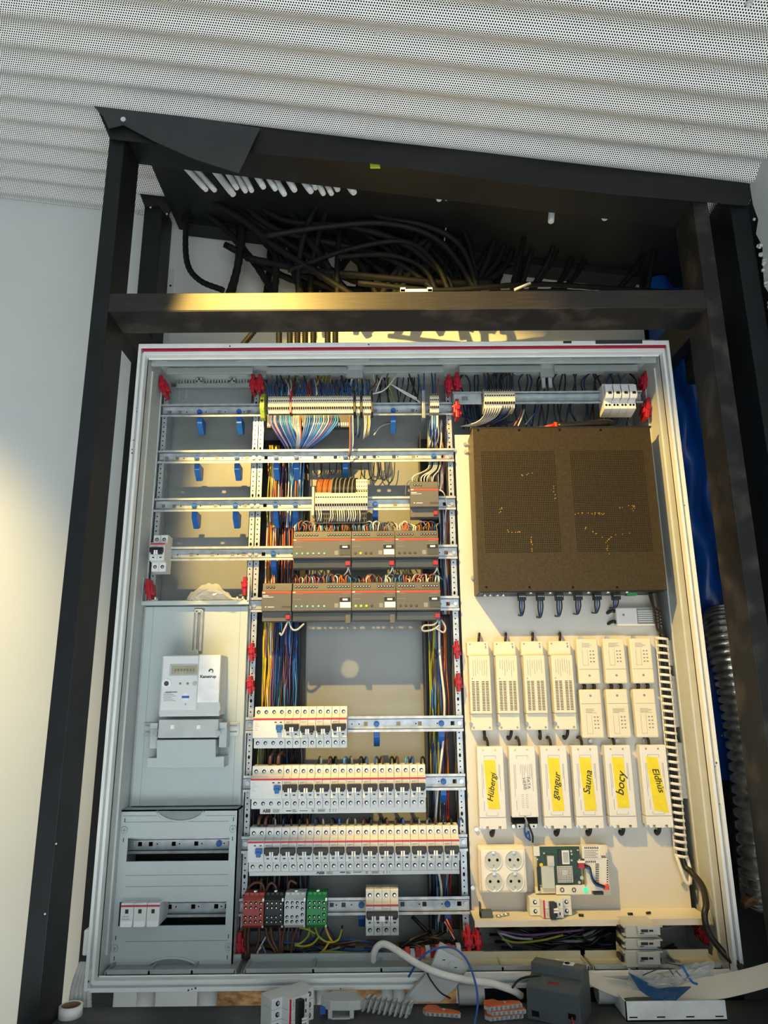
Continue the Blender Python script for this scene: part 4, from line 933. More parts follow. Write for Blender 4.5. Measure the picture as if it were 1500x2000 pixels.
# ================================================================ right field: mounting plate
pz0 = 1.049
plate = thing('mounting_plate', 'cream sheet metal mounting plate with folded bottom ledge', 'plate', (.37, 0, pz0))
mb = MB(); mb.box(.131, .612, 0, .003, pz0, 2.152); part(mb, 'sheet', 'plate_cream', plate)
ledgeY = -.075
mb = MB(); mb.box(.128, .618, ledgeY, 0, pz0-.003, pz0); mb.box(.128, .618, ledgeY-.002, ledgeY, pz0-.012, pz0); part(mb, 'ledge', 'plate_cream', plate)
mb = MB()
for (u, v) in ((908, 868), (909, 883), (923, 1129), (923, 1733), (930, 1619), (1334, 1727), (887, 880)): p = A(u, v, -.001); mb.cyl(p, (0, -1, 0), .0048, .005, 8)
part(mb, 'screws', 'zinc_screw', plate)
for i, (v0, v1) in enumerate(((1250, 1300), (1320, 1420), (1450, 1560))):
    mb = MB(); bx(mb, 1303+i*9, 1322+i*11, v0, v1, .001, .002); part(mb, 'side_tab', 'plate_cream', plate, .001)
# ---------------------------------------------------------------- amplifier
ay, ax0, ax1, az0, az1 = -.088, .164, .600, 1.735, 2.136
amp = thing('rack_amplifier', 'flat black amplifier with two perforated grilles mounted on the cream plate', 'amplifier', (.38, -.05, az0))
mb = MB(); mb.box(ax0, ax1, ay, -.003, az0, az1); part(mb, 'chassis', 'amp_black', amp, .0012)
mb = MB(); mb.box(ax0-.004, ax1+.004, ay-.001, ay+.012, az1-.0015, az1+.003); part(mb, 'top_lip', 'amp_side', amp, .001)
for (ua, ub) in ((939, 1083), (1112, 1256)):
    x0, x1 = X(ua, 882, ay), X(ub, 882, ay); zt_, zb_ = Z(1000, 881, ay), Z(1000, 1080, ay); nx, nz = 42, 57
    mb = MB(); r = (x1-x0)/nx*.31
    for i in range(nx):
        for j in range(nz):
            x = x0+(x1-x0)*(i+.5)/nx; z = zt_+(zb_-zt_)*(j+.5)/nz
            b = len(mb.v); mb.v += [(x+r*math.cos(k*math.pi/3), ay-.0003, z+r*math.sin(k*math.pi/3)) for k in range(6)]; mb.f.append(tuple(b+k for k in range(6))); mb.m.append(0); mb.sm.append(False)
    g = part(mb, 'grille_holes', 'hole_dark', amp, kind='stuff')
random.seed(21); mb = MB()
for (pts, n) in (([(1135, 1035), (1150, 1030), (1170, 1045), (1185, 1055)], 9), ([(1185, 1055), (1200, 1045), (1230, 1040)], 8), ([(1185, 1058), (1185, 1075), (1190, 1082)], 6), ([(1120, 1003), (1180, 1003)], 22), ([(1205, 995), (1240, 985), (1235, 1000)], 12), ([(980, 990), (975, 1005)], 5), ([(990, 1037), (1020, 1040)], 7), ([(1038, 1040), (1038, 1080)], 9), ([(1082, 950), (1084, 975)], 6), ([(1010, 930), (1040, 925)], 6)):
    for i in range(n):
        t = random.random()*(len(pts)-1); k = int(t); a, b = pts[k], pts[min(k+1, len(pts)-1)]; u = a[0]+(b[0]-a[0])*(t-k)+random.uniform(-2, 2); v = a[1]+(b[1]-a[1])*(t-k)+random.uniform(-2, 2)
        p = A(u, v, ay-.0006); mb.disc(p.x, p.y, p.z, .0012, 5, h=.0002)
part(mb, 'glints', 'brass', amp, kind='stuff', label='small brassy component glints behind the grille')
mb = MB()
for u in (934, 1014, 1093, 1173): p = A(u, 840, ay); mb.cyl(p, (0, -1, 0), .0032, .001, 8)
for u in (950, 1034, 1119, 1205): p = A(u, 1147, ay); mb.cyl(p, (0, -1, 0), .0028, .001, 8)
part(mb, 'cover_screws', 'hole_dark', amp)
mb = MB(); mb.box(ax0+.004, ax1-.004, -.078, -.010, az0-.0015, az0); part(mb, 'connector_panel', 'amp_side', amp)
mb = MB()
for u in (947, 958, 972, 983): p = A(u, 1163, -.05); mb.cyl((p.x, -.05, az0+.001), (0, 0, -1), .0045, .008, 10)
for u in (1037, 1075, 1113, 1150, 1188, 1225): p = A(u, 1157, -.075); mb.cyl((p.x, -.072, az0+.001), (0, 0, -1), .005, .006, 10)
part(mb, 'jacks', 'zinc_screw', amp)
mb = MB(); x0, x1 = X(1222, 1164, -.05), X(1242, 1164, -.05); mb.box(x0, x1, -.06, -.045, az0-.008, az0); part(mb, 'green_socket', 'dist_green', amp)
for k, u in enumerate((1019, 1055, 1092, 1129, 1166, 1203)):
    x = X(u, 1163, -.055); t = thing('speaker_plug', '%s black speaker plug from the left under the amplifier, with looped wires' % ORD[k], 'plug', (x, -.055, az0-.02), 'speaker plugs under the amplifier')
    mb = MB(); mb.box(x-.009, x+.009, -.062, -.045, az0-.018, az0); part(mb, 'housing', 'lever_black', t, .001)
    mb = MB()
    for q in (-.006, -.002, .002, .006): mb.disc(x+q, -.062, az0-.009, .0012, 6)
    part(mb, 'screws', 'zinc_screw', t)
    ln = (28, 32, 30, 26, 24, 14)[k]*.00115
    for q, m in ((-.005, 'wire_bk'), (0, 'wire_bl'), (.005, 'wire_bk')):
        mb = MB(); mb.tube(spline([(x+q, -.053, az0-.017), (x+q*1.1, -.05, az0-.017-ln*.5), (x+q*.4+.002, -.03, az0-.017-ln), (x, -.002, az0-.014-ln)], 5), .0018, 5); part(mb, 'wire', m, t)
# screwdriver lying on the amplifier
sd = thing('screwdriver', 'screwdriver with black handle and orange-red collar lying on the amplifier', 'screwdriver', (X(1130, 820, -.06), -.06, az1+.003))
p0, p1 = A(1086, 821, -.06), A(1196, 813, -.06); zz = az1+.0145; d = Vector((1, 0, .055)).normalized(); o = Vector((p0.x, -.06, zz))
L = p1.x-p0.x
mb = MB(); mb.tube([o, o+d*.01, o+d*L*.3, o+d*L*.85, o+d*L], [.0075, .010, .009, .0115, .007], 12); part(mb, 'handle', 'handle_black', sd)
mb = MB(); mb.cyl(o-d*.006, d, .0105, .007, 14); mb.tube([o-d*.03, o-d*.006], [.003, .0075], 10); part(mb, 'collar', 'red_orange', sd)
mb = MB(); mb.tube([o-d*.08, o-d*.028], .0022, 8); part(mb, 'shaft', 'zinc_screw', sd)
# ---------------------------------------------------------------- drivers
DY = -.030
def slits(mb, x0, x1, z0, z1, nx, nz, Y, fx=.72, fz=.42):
    for i in range(nx):
        for j in range(nz):
            cx = x0+(x1-x0)*(i+.5)/nx; cz = z0+(z1-z0)*(j+.5)/nz; w = (x1-x0)/nx*fx/2; h = (z1-z0)/nz*fz/2
            b = len(mb.v); mb.v += [(cx-w, Y, cz-h), (cx+w, Y, cz-h), (cx+w, Y, cz+h), (cx-w, Y, cz+h)]; mb.f.append((b, b+1, b+2, b+3)); mb.m.append(0); mb.sm.append(False)
def printed(mb, x0, x1, z0, z1, Y, cols, rnd):
    for i in range(cols):
        x = x0+(x1-x0)*(i+.5)/cols; a = z1-rnd.uniform(0, .1)*(z1-z0); b = z0+rnd.uniform(0, .5)*(z1-z0); mb.box(x-.0004, x+.0004, Y-.0003, Y, b, a)
def loop_cable(x, z, r, parent, Y=-.012, m='wire_bk', up=False, dx=.004):
    s = 1 if up else -1; mb = MB(); mb.tube(spline([(x, Y-.004, z-s*.004), (x+dx*.3, Y-.006, z+s*.010), (x+dx, Y+.004, z+s*.020), (x+dx*1.2, .004, z+s*.014)], 5), r, 7); return part(mb, 'cable', m, parent)
rnd = random.Random(4)
vz1, vz0 = Z(935, 1253, DY), Z(940, 1427, DY)
for k, u in enumerate((911, 963.5, 1017, 1071)):
    x0 = X(u, 1253, DY); x1 = x0+.0525; t = thing('vented_driver', '%s tall vented cream driver from the left' % ORD[k], 'driver', (x0, 0, vz0), 'tall vented drivers')
    h = vz1-vz0; za, zb = vz1-h*.165, vz0+h*.185
    mb = MB(); mb.box(x0+.003, x1, DY-.004, 0, zb, za); bd = part(mb, 'body', 'driver_cream', t, .0015)
    mb = MB(); mb.box(x0+.001, x1, DY+.004, 0, za, vz1); c1 = part(mb, 'top_cap', 'driver_cream', t, .002)
    mb = MB(); mb.box(x0+.004, x1+.001, DY+.003, 0, vz0, zb); c2 = part(mb, 'bottom_cap', 'driver_cream', t, .002)
    mb = MB(); w = x1-x0-.003; slits(mb, x0+.007, x0+.003+w*.46, zb+.006, zb+(za-zb)*.56, 2, 19, DY-.0044); slits(mb, x0+.003+w*.54, x1-.004, zb+.006, zb+(za-zb)*.56, 2, 19, DY-.0044); part(mb, 'vent_slits', 'hole_dark', bd, kind='stuff')
    mb = MB(); printed(mb, x0+.010, x1-.006, zb+(za-zb)*.62, za-.008, DY-.004, 7, rnd); mb.disc(x0+.010, DY-.004, zb+(za-zb)*.60, .0016, 8); part(mb, 'printing', 'print_mid', bd)
    mb = MB(); mb.disc(x0+.008, DY+.004, vz1-.006, .002, 8); mb.disc(x1-.008, DY+.004, vz1-.006, .002, 8); mb.box(x1-.009, x1-.006, DY+.0035, DY+.004, vz1-.016, vz1-.010); part(mb, 'screws', 'print_mid', c1)
    mb = MB(); mb.disc(x0+.010, DY+.003, vz0+.006, .0026, 8); mb.disc(x1-.006, DY+.003, vz0+.006, .0026, 8); mb.cyl((x0+.004, DY+.004, vz0+.014), (0, -1, 0), .004, .003, 10); part(mb, 'screws', 'galv_dark', c2)
    loop_cable(x0+.030, vz1, .0032, t, up=True); loop_cable(x1-.018, vz0, .0036, t, dx=(-.006 if k % 2 else .002))
for row, (v0, v1) in enumerate(((1247, 1335), (1346, 1441))):
    z1, z0 = Z(1200, v0, DY+.004), Z(1200, v1, DY+.004)
    for k, u in enumerate(((1125, 1177, 1229), (1131, 1183, 1236))[row]):
        x0 = X(u, v0, DY+.004); x1 = x0+.050; Y = DY+.004
        t = thing('compact_driver', '%s compact cream driver from the left, %s row' % (ORD[k], ('upper', 'lower')[row]), 'driver', (x0, 0, z0), 'compact drivers')
        h = z1-z0; zs = z0+h*.32 if row == 0 else z1-h*.30
        mb = MB(); mb.box(x0, x1, Y, 0, z0, z1); bd = part(mb, 'body', 'driver_cream', t, .003)
        lo, hi = (zs, z1) if row == 0 else (z0, zs)
        mb = MB(); mb.box(x0+.002, x1-.002, Y-.0004, Y, zs-.0004, zs+.0004); part(mb, 'seam', 'print_mid', bd)
        mb = MB(); a, b = lo+(hi-lo)*.12, hi-(hi-lo)*.12
        for q in range(5): mb.box(x0+.012, x0+.012+.028*rnd.uniform(.5, 1), Y-.0003, Y, b-.0028-q*.0022, b-.002-q*.0022)
        mb.box(x0+.012, x0+.0125, Y-.0003, Y, a, b-.016); mb.box(x0+.024, x0+.0245, Y-.0003, Y, a, b-.016); mb.box(x0+.012, x0+.0245, Y-.0003, Y, a, a+.0006)
        for q in range(4):
            for s in range(2): mb.box(x0+.029+.007*s, x0+.033+.007*s, Y-.0003, Y, b-.022-q*.008, b-.019-q*.008)
        part(mb, 'printing', 'print_mid', bd)
        mb = MB(); mb.disc((x0+x1)/2, Y, (z0+zs)/2+.002 if row == 0 else (zs+z1)/2+.002, .0028, 10); part(mb, 'screw', 'galv_dark', bd)
        if row == 0:
            mb = MB(); mb.cyl(((x0+x1)/2-.008, 0, z1+.004), (0, -1, 0), .0045, .006, 10); part(mb, 'fixing_screw', 'zinc_screw', t)
            for q in (.012, .034):
                mb = MB(); mb.tube(spline([(x0+q, -.012, z0+.003), (x0+q+.003, -.016, z0-.006), (x0+q+.001, -.010, z0-.016)], 4), .0038, 7); part(mb, 'cable', 'wire_bk', t)
        else:
            mb = MB(); mb.cyl(((x0+x1)/2-.002, 0, z0-.008), (0, -1, 0), .0045, .005, 10); part(mb, 'fixing_screw', 'zinc_screw', t)
LZ1, LZ0 = Z(960, 1458, DY), Z(965, 1620, DY)
words = ['Hübergi', None, 'gangur', 'Sauna', 'bocy', 'Eldhús']
names = ['marked with the longest word', 'without yellow tape, wires hanging out of its open end', 'second of the tape-marked ones from the left', 'third of the tape-marked ones from the left', 'fourth of the tape-marked ones from the left', 'at the right end, tape slanting']
for k, u in enumerate((931, 993.5, 1055, 1116.5, 1180, 1249)):
    uu = u if u < 1100 else u
    x0 = X(u, 1460, DY); x1 = x0+.0595; zd = .0015*k
    t = thing('long_driver', 'long white driver %s' % ('with yellow handwritten tape, '+names[k] if words[k] else names[k]), 'driver', (x0, 0, LZ0), 'long white drivers')
    zl = LZ0+.024 if words[k] is None else LZ0
    mb = MB(); mb.box(x0, x1, DY, 0, LZ0+.024, LZ1); bd = part(mb, 'body', 'driver_white', t, .0018)
    if words[k] is None:
        mb = MB(); mb.box(x0+.002, x1-.002, DY+.006, 0, LZ0+.010, LZ0+.024); part(mb, 'open_end', 'hole_dark', t)
        mb = MB(); mb.box(x0+.010, x1-.004, DY+.004, 0, LZ0, LZ0+.010); tb = part(mb, 'terminal_rail', 'galv', t, .001)
        mb = MB(); mb.disc(x0+.016, DY+.004, LZ0+.005, .0022, 8); mb.disc(x1-.012, DY+.004, LZ0+.005, .0022, 8); part(mb, 'screw_holes', 'hole_dark', tb)
        for (m, pts) in (('wire_gr', [(x0+.028, DY-.002, LZ0+.026), (x0+.030, DY-.012, LZ0+.014), (x0+.028, DY-.012, LZ0+.006)]), ('wire_bl', [(x0+.029, DY-.008, LZ0+.018), (x0+.024, DY-.012, LZ0+.003), (x0+.026, DY-.010, LZ0-.012), (x0+.036, DY-.006, LZ0-.022)]), ('wire_bk', [(x0+.031, DY-.008, LZ0+.018), (x0+.036, DY-.012, LZ0+.003), (x0+.041, DY-.010, LZ0-.012), (x0+.041, DY-.006, LZ0-.026)]), ('wire_bl', [(x0+.026, DY-.010, LZ0-.012), (x0+.033, DY-.006, LZ0-.004), (x0+.036, DY-.006, LZ0-.022)])):
            mb = MB(); mb.tube(spline(pts, 5), .0022, 6); part(mb, 'wire', m, t)
    else:
        P = [(x0, LZ0+.0235), (x0, LZ0+.006), (x0+.004, LZ0+.006), (x0+.008, LZ0), (x0+.014, LZ0), (x0+.014, LZ0+.006), (x0+.020, LZ0+.006), (x0+.020, LZ0), (x1-.018, LZ0), (x1-.018, LZ0+.006), (x1-.012, LZ0+.006), (x1-.012, LZ0), (x1, LZ0), (x1, LZ0+.0235)]
        mb = MB(); mb.py(P, DY+.0012, 0); part(mb, 'bottom_cap', 'driver_white', t, .0006)
        loop_cable(x0+.032, LZ0+.004, .0042, t, dx=-.003)
    mb = MB(); mb.cyl((x0+.005, -.004, LZ0+.003), (0, -1, 0), .0042, .010, 8); part(mb, 'fixing_screw', 'zinc_screw', t)
    mb = MB(); mb.disc(x0+.014, DY, LZ1-.008, .0022, 8); mb.disc(x1-.018, DY, LZ1-.008, .0022, 8); part(mb, 'screw_holes', 'brass', bd)
    mb = MB(); mb.tube(spline([(x0+.028, -.012, LZ1-.003), (x0+.027, -.016, LZ1+.008), (x0+.024, -.012, LZ1+.018), (x0+.022, .003, LZ1+.015)], 4), .0030, 6); part(mb, 'cable', 'wire_bk', t)
    mb = MB(); h = LZ1-LZ0
    for (fx_, a, b) in ((.16, .22, .62), (.21, .22, .52), (.80, .22, .40), (.84, .22, .55), (.20, .66, .78)): mb.box(x0+.0595*fx_-.0004, x0+.0595*fx_+.0004, DY-.0003, DY, LZ1-h*b, LZ1-h*a)
    for (a, b) in ((.115, .155), (.80, .84)):
        xa, xb = x0+.016, x0+.042; za, zb = LZ1-h*b, LZ1-h*a
        mb.box(xa, xb, DY-.0003, DY, za if a > .5 else zb-.0006, (za+.0006) if a > .5 else zb); mb.box(xa, xa+.0006, DY-.0003, DY, za, zb); mb.box(xb-.0006, xb, DY-.0003, DY, za, zb)
    part(mb, 'printing', 'print_mid', bd)
    if words[k] is None:
        mb = MB(); printed(mb, x0+.022, x0+.046, LZ1-h*.42, LZ1-h*.22, DY, 6, rnd)
        for q in range(4):
            for s in range(2): xx = x0+.026+.009*s; z = LZ1-h*(.60+.045*q); mb.box(xx-.0025, xx+.0025, DY-.0003, DY, z-.0022, z-.0015); mb.box(xx-.0025, xx+.0025, DY-.0003, DY, z+.0015, z+.0022)
        part(mb, 'symbols', 'print_mid', bd)
        text('FATA', .0105, 'ink_grey', bd, face_m(x0+.040, DY-.0004, LZ1-h*.45, -86)); text('HERB', .0105, 'ink_grey', bd, face_m(x0+.031, DY-.0004, LZ1-h*.46, -82))
        continue
    xc = x0+.0295; sl = .010 if k == 5 else (.003 if k != 0 else .004)
    mb = MB(); ta, tbm = LZ1-h*(.145 if k else .165), LZ1-h*(.79 if k not in (0, 4) else .76)
    P = [(xc-.0135-sl*.4, ta), (xc+.0125-sl*.4, ta-.001), (xc+.0135+sl*.9, tbm-(.006 if k == 5 else 0)), (xc-.0125+sl*(.9 if k != 5 else .3), tbm)]
    mb.py(P, DY-.0006, DY); tp = part(mb, 'tape', 'tape_yellow', t)
    ang = 80 if k != 5 else -78
    text(words[k], (.0185, 0, .021, .022, .026, .020)[k], 'ink_black', tp, face_m(xc+.001+(.004 if k == 5 else 0), DY-.0009, LZ1-h*(.50, 0, .49, .45, .47, .43)[k], ang), name='handwriting', shear=.25, bold=.00015)
# lone driver under the amplifier
x0, x1 = X(1204, 1205, -.022), X(1288, 1205, -.022); z0, z1 = Z(1245, 1222, -.022), Z(1245, 1186, -.022)
t = thing('flat_driver', 'single white driver lying sideways under the amplifier right corner', 'driver', (x0, 0, z0))
mb = MB(); mb.box(x0, x1, -.022, 0, z0, z1); bd = part(mb, 'body', 'driver_white', t, .003)
mb = MB(); mb.box(x0+(x1-x0)*.48, x1-.012, -.0226, -.022, z0+.004, z1-.003); lb = part(mb, 'label', 'print_mid', bd)
mb = MB()
for i in range(6): mb.box(x0+(x1-x0)*.50, x1-.016, -.0230, -.0226, z0+.008+.005*i, z0+.0105+.005*i)
part(mb, 'label_text', 'driver_white', lb)
mb = MB(); mb.disc(x0+.017, -.022, (z0+z1)/2+.004, .003, 10); part(mb, 'screw', 'galv_dark', bd)
for z in (z0+.009, z1-.009):
    mb = MB(); mb.tube(spline([(x0+.003, -.012, z), (x0-.008, -.014, z+.002), (x0-.014, .002, z-.002)], 4), .0042, 7); part(mb, 'cable', 'wire_bk', t)
# ---------------------------------------------------------------- socket block
sY = -.040; x0, x1 = X(937, 1700, sY), X(1031, 1700, sY); z0, z1 = Z(985, 1747, sY), Z(985, 1656, sY)
sk = thing('socket_block', 'white four-way power socket block at the bottom of the cream plate', 'socket', (x0, 0, z0))
mb = MB(); mb.box(x0-.001, x1+.001, sY+.012, 0, z0-.001, z1+.001); part(mb, 'base', 'socket_white', sk, .006)
mb = MB(); mb.box(x0+.002, x1-.002, sY, sY+.012, z0+.002, z1-.002); part(mb, 'front', 'socket_white', sk, .006)
for i in (0, 1):
    for j in (0, 1):
        cx = x0+(x1-x0)*(.29+.43*i); cz = z0+(z1-z0)*(.27+.46*j)
        mb = MB(); mb.ring((cx, sY-.0005, cz), (0, 1, 0), .0195, .0016, 28, 6); so = part(mb, 'socket_ring', 'socket_white', sk)
        mb = MB(); mb.cyl((cx, sY-.0002, cz), (0, -1, 0), .0185, .0006, 28); part(mb, 'socket_well', 'cab_inner', so)
        mb = MB(); mb.disc(cx-.0088, sY-.0008, cz+.001, .0030, 10); mb.disc(cx+.0088, sY-.0008, cz+.001, .0030, 10); part(mb, 'pin_holes', 'hole_dark', so)
        mb = MB(); mb.box(cx-.003, cx+.003, sY-.004, sY-.0008, cz+.014, cz+.0185); mb.box(cx-.003, cx+.003, sY-.004, sY-.0008, cz-.0185, cz-.014); part(mb, 'earth_clips', 'zinc_screw', so)
        if (i, j) in ((0, 1), (1, 0), (0, 0), (1, 1)):
            mb = MB(); mb.disc(cx, sY-.0008, cz-.010, .0022, 8); part(mb, 'screw', 'galv_dark', so)
# ---------------------------------------------------------------- controller board
cY = -.030
cb = thing('controller_board', 'opened controller with green circuit board and white shielded case', 'circuit board', A(1118, 1752, 0))
def cbx(name, u0, u1, v0, v1, m, Y=cY, dY=.004, par=None, bev=.0004): mb = MB(); bx(mb, u0, u1, v0, v1, Y, dY); return part(mb, name, m, par or cb, bev)
cbx('case_back', 1044, 1190, 1652, 1749, 'driver_cream', -.014, .014)
pc = cbx('board', 1050, 1134, 1654, 1728, 'pcb_green', cY, .004)
cbx('corner_tab', 1042, 1054, 1653, 1672, 'driver_white', cY-.003, .006)
wc = cbx('shield_case', 1137, 1174, 1652, 1677, 'driver_white', cY-.004, .02); cbx('shield_case', 1144, 1188, 1676, 1740, 'driver_white', cY-.003, .02); cbx('shield_lip', 1172, 1183, 1651, 1671, 'driver_cream', cY-.006, .01)
mb = MB()
for i in range(8): bx(mb, 1142+i*3.5, 1143.6+i*3.5, 1654, 1658, cY-.0044, .0004)
for i in range(6): bx(mb, 1144+i*3.5, 1145.6+i*3.5, 1681, 1685, cY-.0034, .0004)
for i in range(11): bx(mb, 1163, 1170, 1687+i*3.6, 1688.6+i*3.6, cY-.0034, .0004)
for i in range(12): bx(mb, 1185, 1187.5, 1680+i*4.6, 1682+i*4.6, cY-.0034, .0004)
part(mb, 'vent_slits', 'hole_dark', wc)
mb = MB()
for i in range(5): bx(mb, 1141, 1168-4*(i % 2), 1661+i*3.2, 1662.2+i*3.2, cY-.0043, .0003)
part(mb, 'printing', 'print_mid', wc)
lb = cbx('barcode_label', 1097.5, 1112, 1661, 1688, 'label_white', cY-.0015, .0015, pc)
mb = MB()
for i in range(7): bx(mb, 1100+i*1.5, 1100.8+i*1.5, 1664, 1685, cY-.0018, .0003)
part(mb, 'barcode', 'print_mid', lb)
cbx('chip', 1090, 1097, 1660, 1688, 'lever_black', cY-.003, .003, pc)
sh = cbx('rf_shield', 1088.5, 1119, 1692, 1724, 'pcb_shield', cY-.005, .005, pc)
mb = MB()
for i in range(9):
    for j in range(9):
        if not (3 <= i <= 5 and 2 <= j <= 4): p = A(1090.5+i*3.2, 1694.5+j*3.3, cY-.0052); mb.disc(p.x, p.y, p.z, .0010, 5, h=.0002)
part(mb, 'shield_holes', 'hole_dark', sh, kind='stuff')
cbx('transformer', 1069, 1082.5, 1672, 1692, 'pcb_shield', cY-.008, .008, pc); cbx('heat_pad', 1058, 1083, 1692, 1735, 'meter_clear', cY-.006, .006, pc)
cbx('red_connector', 1130, 1142, 1685, 1696, 'bus_red', cY-.007, .007, pc); cbx('connector_top', 1129, 1143, 1682, 1686, 'label_white', cY-.007, .007, pc)
mb = MB(); mb.cyl(A(1056, 1688, cY), (0, -1, 0), .004, .006, 8); part(mb, 'brass_stud', 'brass', pc)
mb = MB()
for (u, v, r) in ((1136, 1714, .004), (1131, 1723, .003), (1062, 1666, .0018), (1049, 1678, .0018), (1115, 1662, .0022), (1116, 1668, .002), (1128, 1660, .0018), (1131, 1679, .0018), (1116, 1680, .002)): mb.cyl(A(u, v, cY), (0, -1, 0), r, .003, 8)
part(mb, 'components', 'pcb_shield', pc)
ft = cbx('front_strip', 1086, 1155, 1729, 1747, 'driver_white', cY-.004, .01)
mb = MB()
for u in (1098, 1121): mb.ring(A(u, 1738, cY-.0045), (0, 1, 0), .0038, .0010, 16, 5)
part(mb, 'buttons', 'print_dark', ft)
mb = MB(); mb.cyl(A(1144, 1738, cY-.004), (0, -1, 0), .0050, .0012, 16); part(mb, 'lit_button', 'led_ring', ft, label='glowing green power button')
cbx('antenna_strip', 1050, 1054, 1694, 1740, 'lever_black', cY-.004, .004); cbx('base_flap', 1046, 1085, 1733, 1745, 'driver_cream', cY, .01)
cbx('black_bar', 1160, 1179, 1742, 1748, 'lever_black', cY-.004, .01); cbx('orange_plug', 1180, 1190, 1729, 1738, 'red_orange', cY-.01, .012)
for q in (0, 4):
    mb = MB(); mb.tube(pxpath([(1142, 1690+q, cY-.006), (1152, 1694+q, cY-.016), (1156, 1712+q, cY-.016), (1164, 1724+q, cY-.012), (1182, 1732+q*.5, cY-.008)]), .0021, 6); part(mb, 'wire', 'wire_bl' if q else 'wire_bk', cb)
mb = MB(); mb.tube(pxpath([(1142, 1698, cY-.006), (1142.5, 1715, cY-.007), (1143, 1730, cY-.006)]), .0011, 5); part(mb, 'wire', 'wire_gy', cb)
# ---------------------------------------------------------------- small breaker lying on the ledge (turned sideways)
t = brk(2, 'two-pole breaker turned on its side on the bottom ledge', None, (0, 0, 0), 'mcb', True)
t.rotation_euler = (0, math.radians(-90), 0); p = A(1078, 1771, -.06); t.location = (p.x, -.006, pz0+.0010)
# ================================================================ wires
def bundle(label, cat='wires', loc=None, name='wire_bundle'): return thing(name, label, cat, loc or (0, 0, 0))
def wire(par, path, col, r=.0015, n=5): mb = MB(); mb.tube(path, r, n); return part(mb, 'wire', 'wire_'+col, par)
R = random.Random(8)
def jit(a): return R.uniform(-a, a)
# wires dropping from the cabinet ceiling to the terminal strip
B = bundle('mostly blue wires dropping onto the cream terminal strip', loc=A(620, 780, 0))
cols = ['bl', 'bl', 'db', 'bl', 'lb', 'bl', 'db', 'bl']
xsn = [525+i*4.25 for i in range(48)]
for i, u in enumerate(xsn):
    if u > 724: break
    c = R.choice(cols)
    if abs(u-568) < 6: c = 'wh' if u < 568 else 'rd'
    if 598 < u < 608: c = R.choice(['rd', 'pk', 'bl'])
    if abs(u-618) < 2.2: c = 'wh'
    wire(B, pxpath([(u, 785, -.03), (u+jit(1.5), 768, -.034), (u+jit(3), 755, -.010), (u+jit(6), 742, .03)], None, 4), c, .0019)
for i in range(26):
    u0 = 528+i*7.5+jit(3); u1 = u0+jit(22); c = R.choice(['bk', 'gr', 'ye', 'gy', 'bk', 'bl', 'db', 'br', 'bk'])
    wire(B, pxpath([(u0, 765, .02), ((u0+u1)/2+jit(8), 750, .01), (u1, 728, .04), (u1, 715, .05)], None, 4), c, .0019)
# fan of wires below the strip
B = bundle('fan of blue and white wires gathering below the cream terminal strip', loc=A(580, 850, 0))
for i in range(13):
    u = 527+i*3.4; e = 556+i*2.3
    for j, c in ((0, R.choice(['lb', 'bl', 'lb', 'wh'])), (1, R.choice(['bl', 'lb', 'pk', 'db']))):
        wire(B, pxpath([(u+j, 812, -.036), (u+.5+j, 826, -.044), ((u*.55+e*.45)+j, 848, -.03), (e+j*1.5, 874, .01), (e+j+4, 900, .045)], None, 4), c, .0017)
for i in range(6): u = 570+i*3.2; e = 578+i*1.6; wire(B, pxpath([(u, 812, -.036), (u+1, 830, -.044), (e+2, 850, -.03), (e, 876, .01), (e, 900, .045)], None, 4), R.choice(['wh', 'lg', 'or', 'wh']), .0017)
for i in range(15):
    u = 596+i*4.5; e = 583+i*1.6
    for j, c in ((0, R.choice(['lb', 'wh', 'lb', 'bl'])), (1, R.choice(['bl', 'bl', 'pk', 'lb']))):
        wire(B, pxpath([(u+j, 812, -.036), (u-1+j, 826, -.044), ((u*.6+e*.4)+j, 850, -.03), (e+j*1.5, 876, .01), (e+j-4, 900, .045)], None, 4), c, .0017)
B = bundle('short wires below the right end of the cream terminal strip', loc=A(705, 840, 0))
for (u, c, L_) in ((683, 'or', 80), (686, 'bl', 85), (689, 'wh', 70), (697, 'bk', 38), (699, 'lb', 40), (703, 'bk', 42), (712, 'wh', 45), (715, 'wh', 42), (719, 'ye', 40), (722, 'wh', 38)):
    wire(B, pxpath([(u, 812, -.036), (u+.5, 812+L_*.4, -.042), (u-1+jit(2), 812+L_*.8, -.036), (u-3+jit(2), 812+L_, -.02)], None, 4), c, .0016)
# channel wires
def channel(label, sets, segs):
    B = bundle(label, loc=A(sets[0][0], segs[0], .04))
    for (u0, u1, n, cols_, Yc) in sets:
        for i in range(n):
            u = u0+(u1-u0)*(i+.5)/n; c = R.choice(cols_); pts = []
            for k, v in enumerate(segs): pts.append((750+(u-750)*(1+(v-1000)*.000155)+jit(2.2), v, Yc+jit(.012)))
            wire(B, pxpath(pts, None, 3), c, .0017)
    return B
channel('coloured wires running down the left wiring channel beside the bus modules', ((522, 541, 13, ['ye', 'gy', 'or', 'ye', 'wh', 'pk', 'gy', 'or'], .035), (540, 556, 8, ['pk', 'pu', 'bk', 'br', 'bk', 'wh'], .05), (562, 590, 20, ['bl', 'lb', 'wh', 'lb', 'bl', 'or', 'bl'], .035)), (870, 905, 950, 1000, 1030))
channel('yellow, orange and white wires in the left channel below the bus modules upper rail', ((522, 541, 10, ['ye', 'gy', 'or', 'wh', 'or', 'pk'], .035), (540, 560, 9, ['br', 'bk', 'pk', 'wh', 'br'], .05), (558, 580, 10, ['bl', 'db', 'bl', 'wh', 'or'], .04)), (1020, 1060, 1110, 1150))
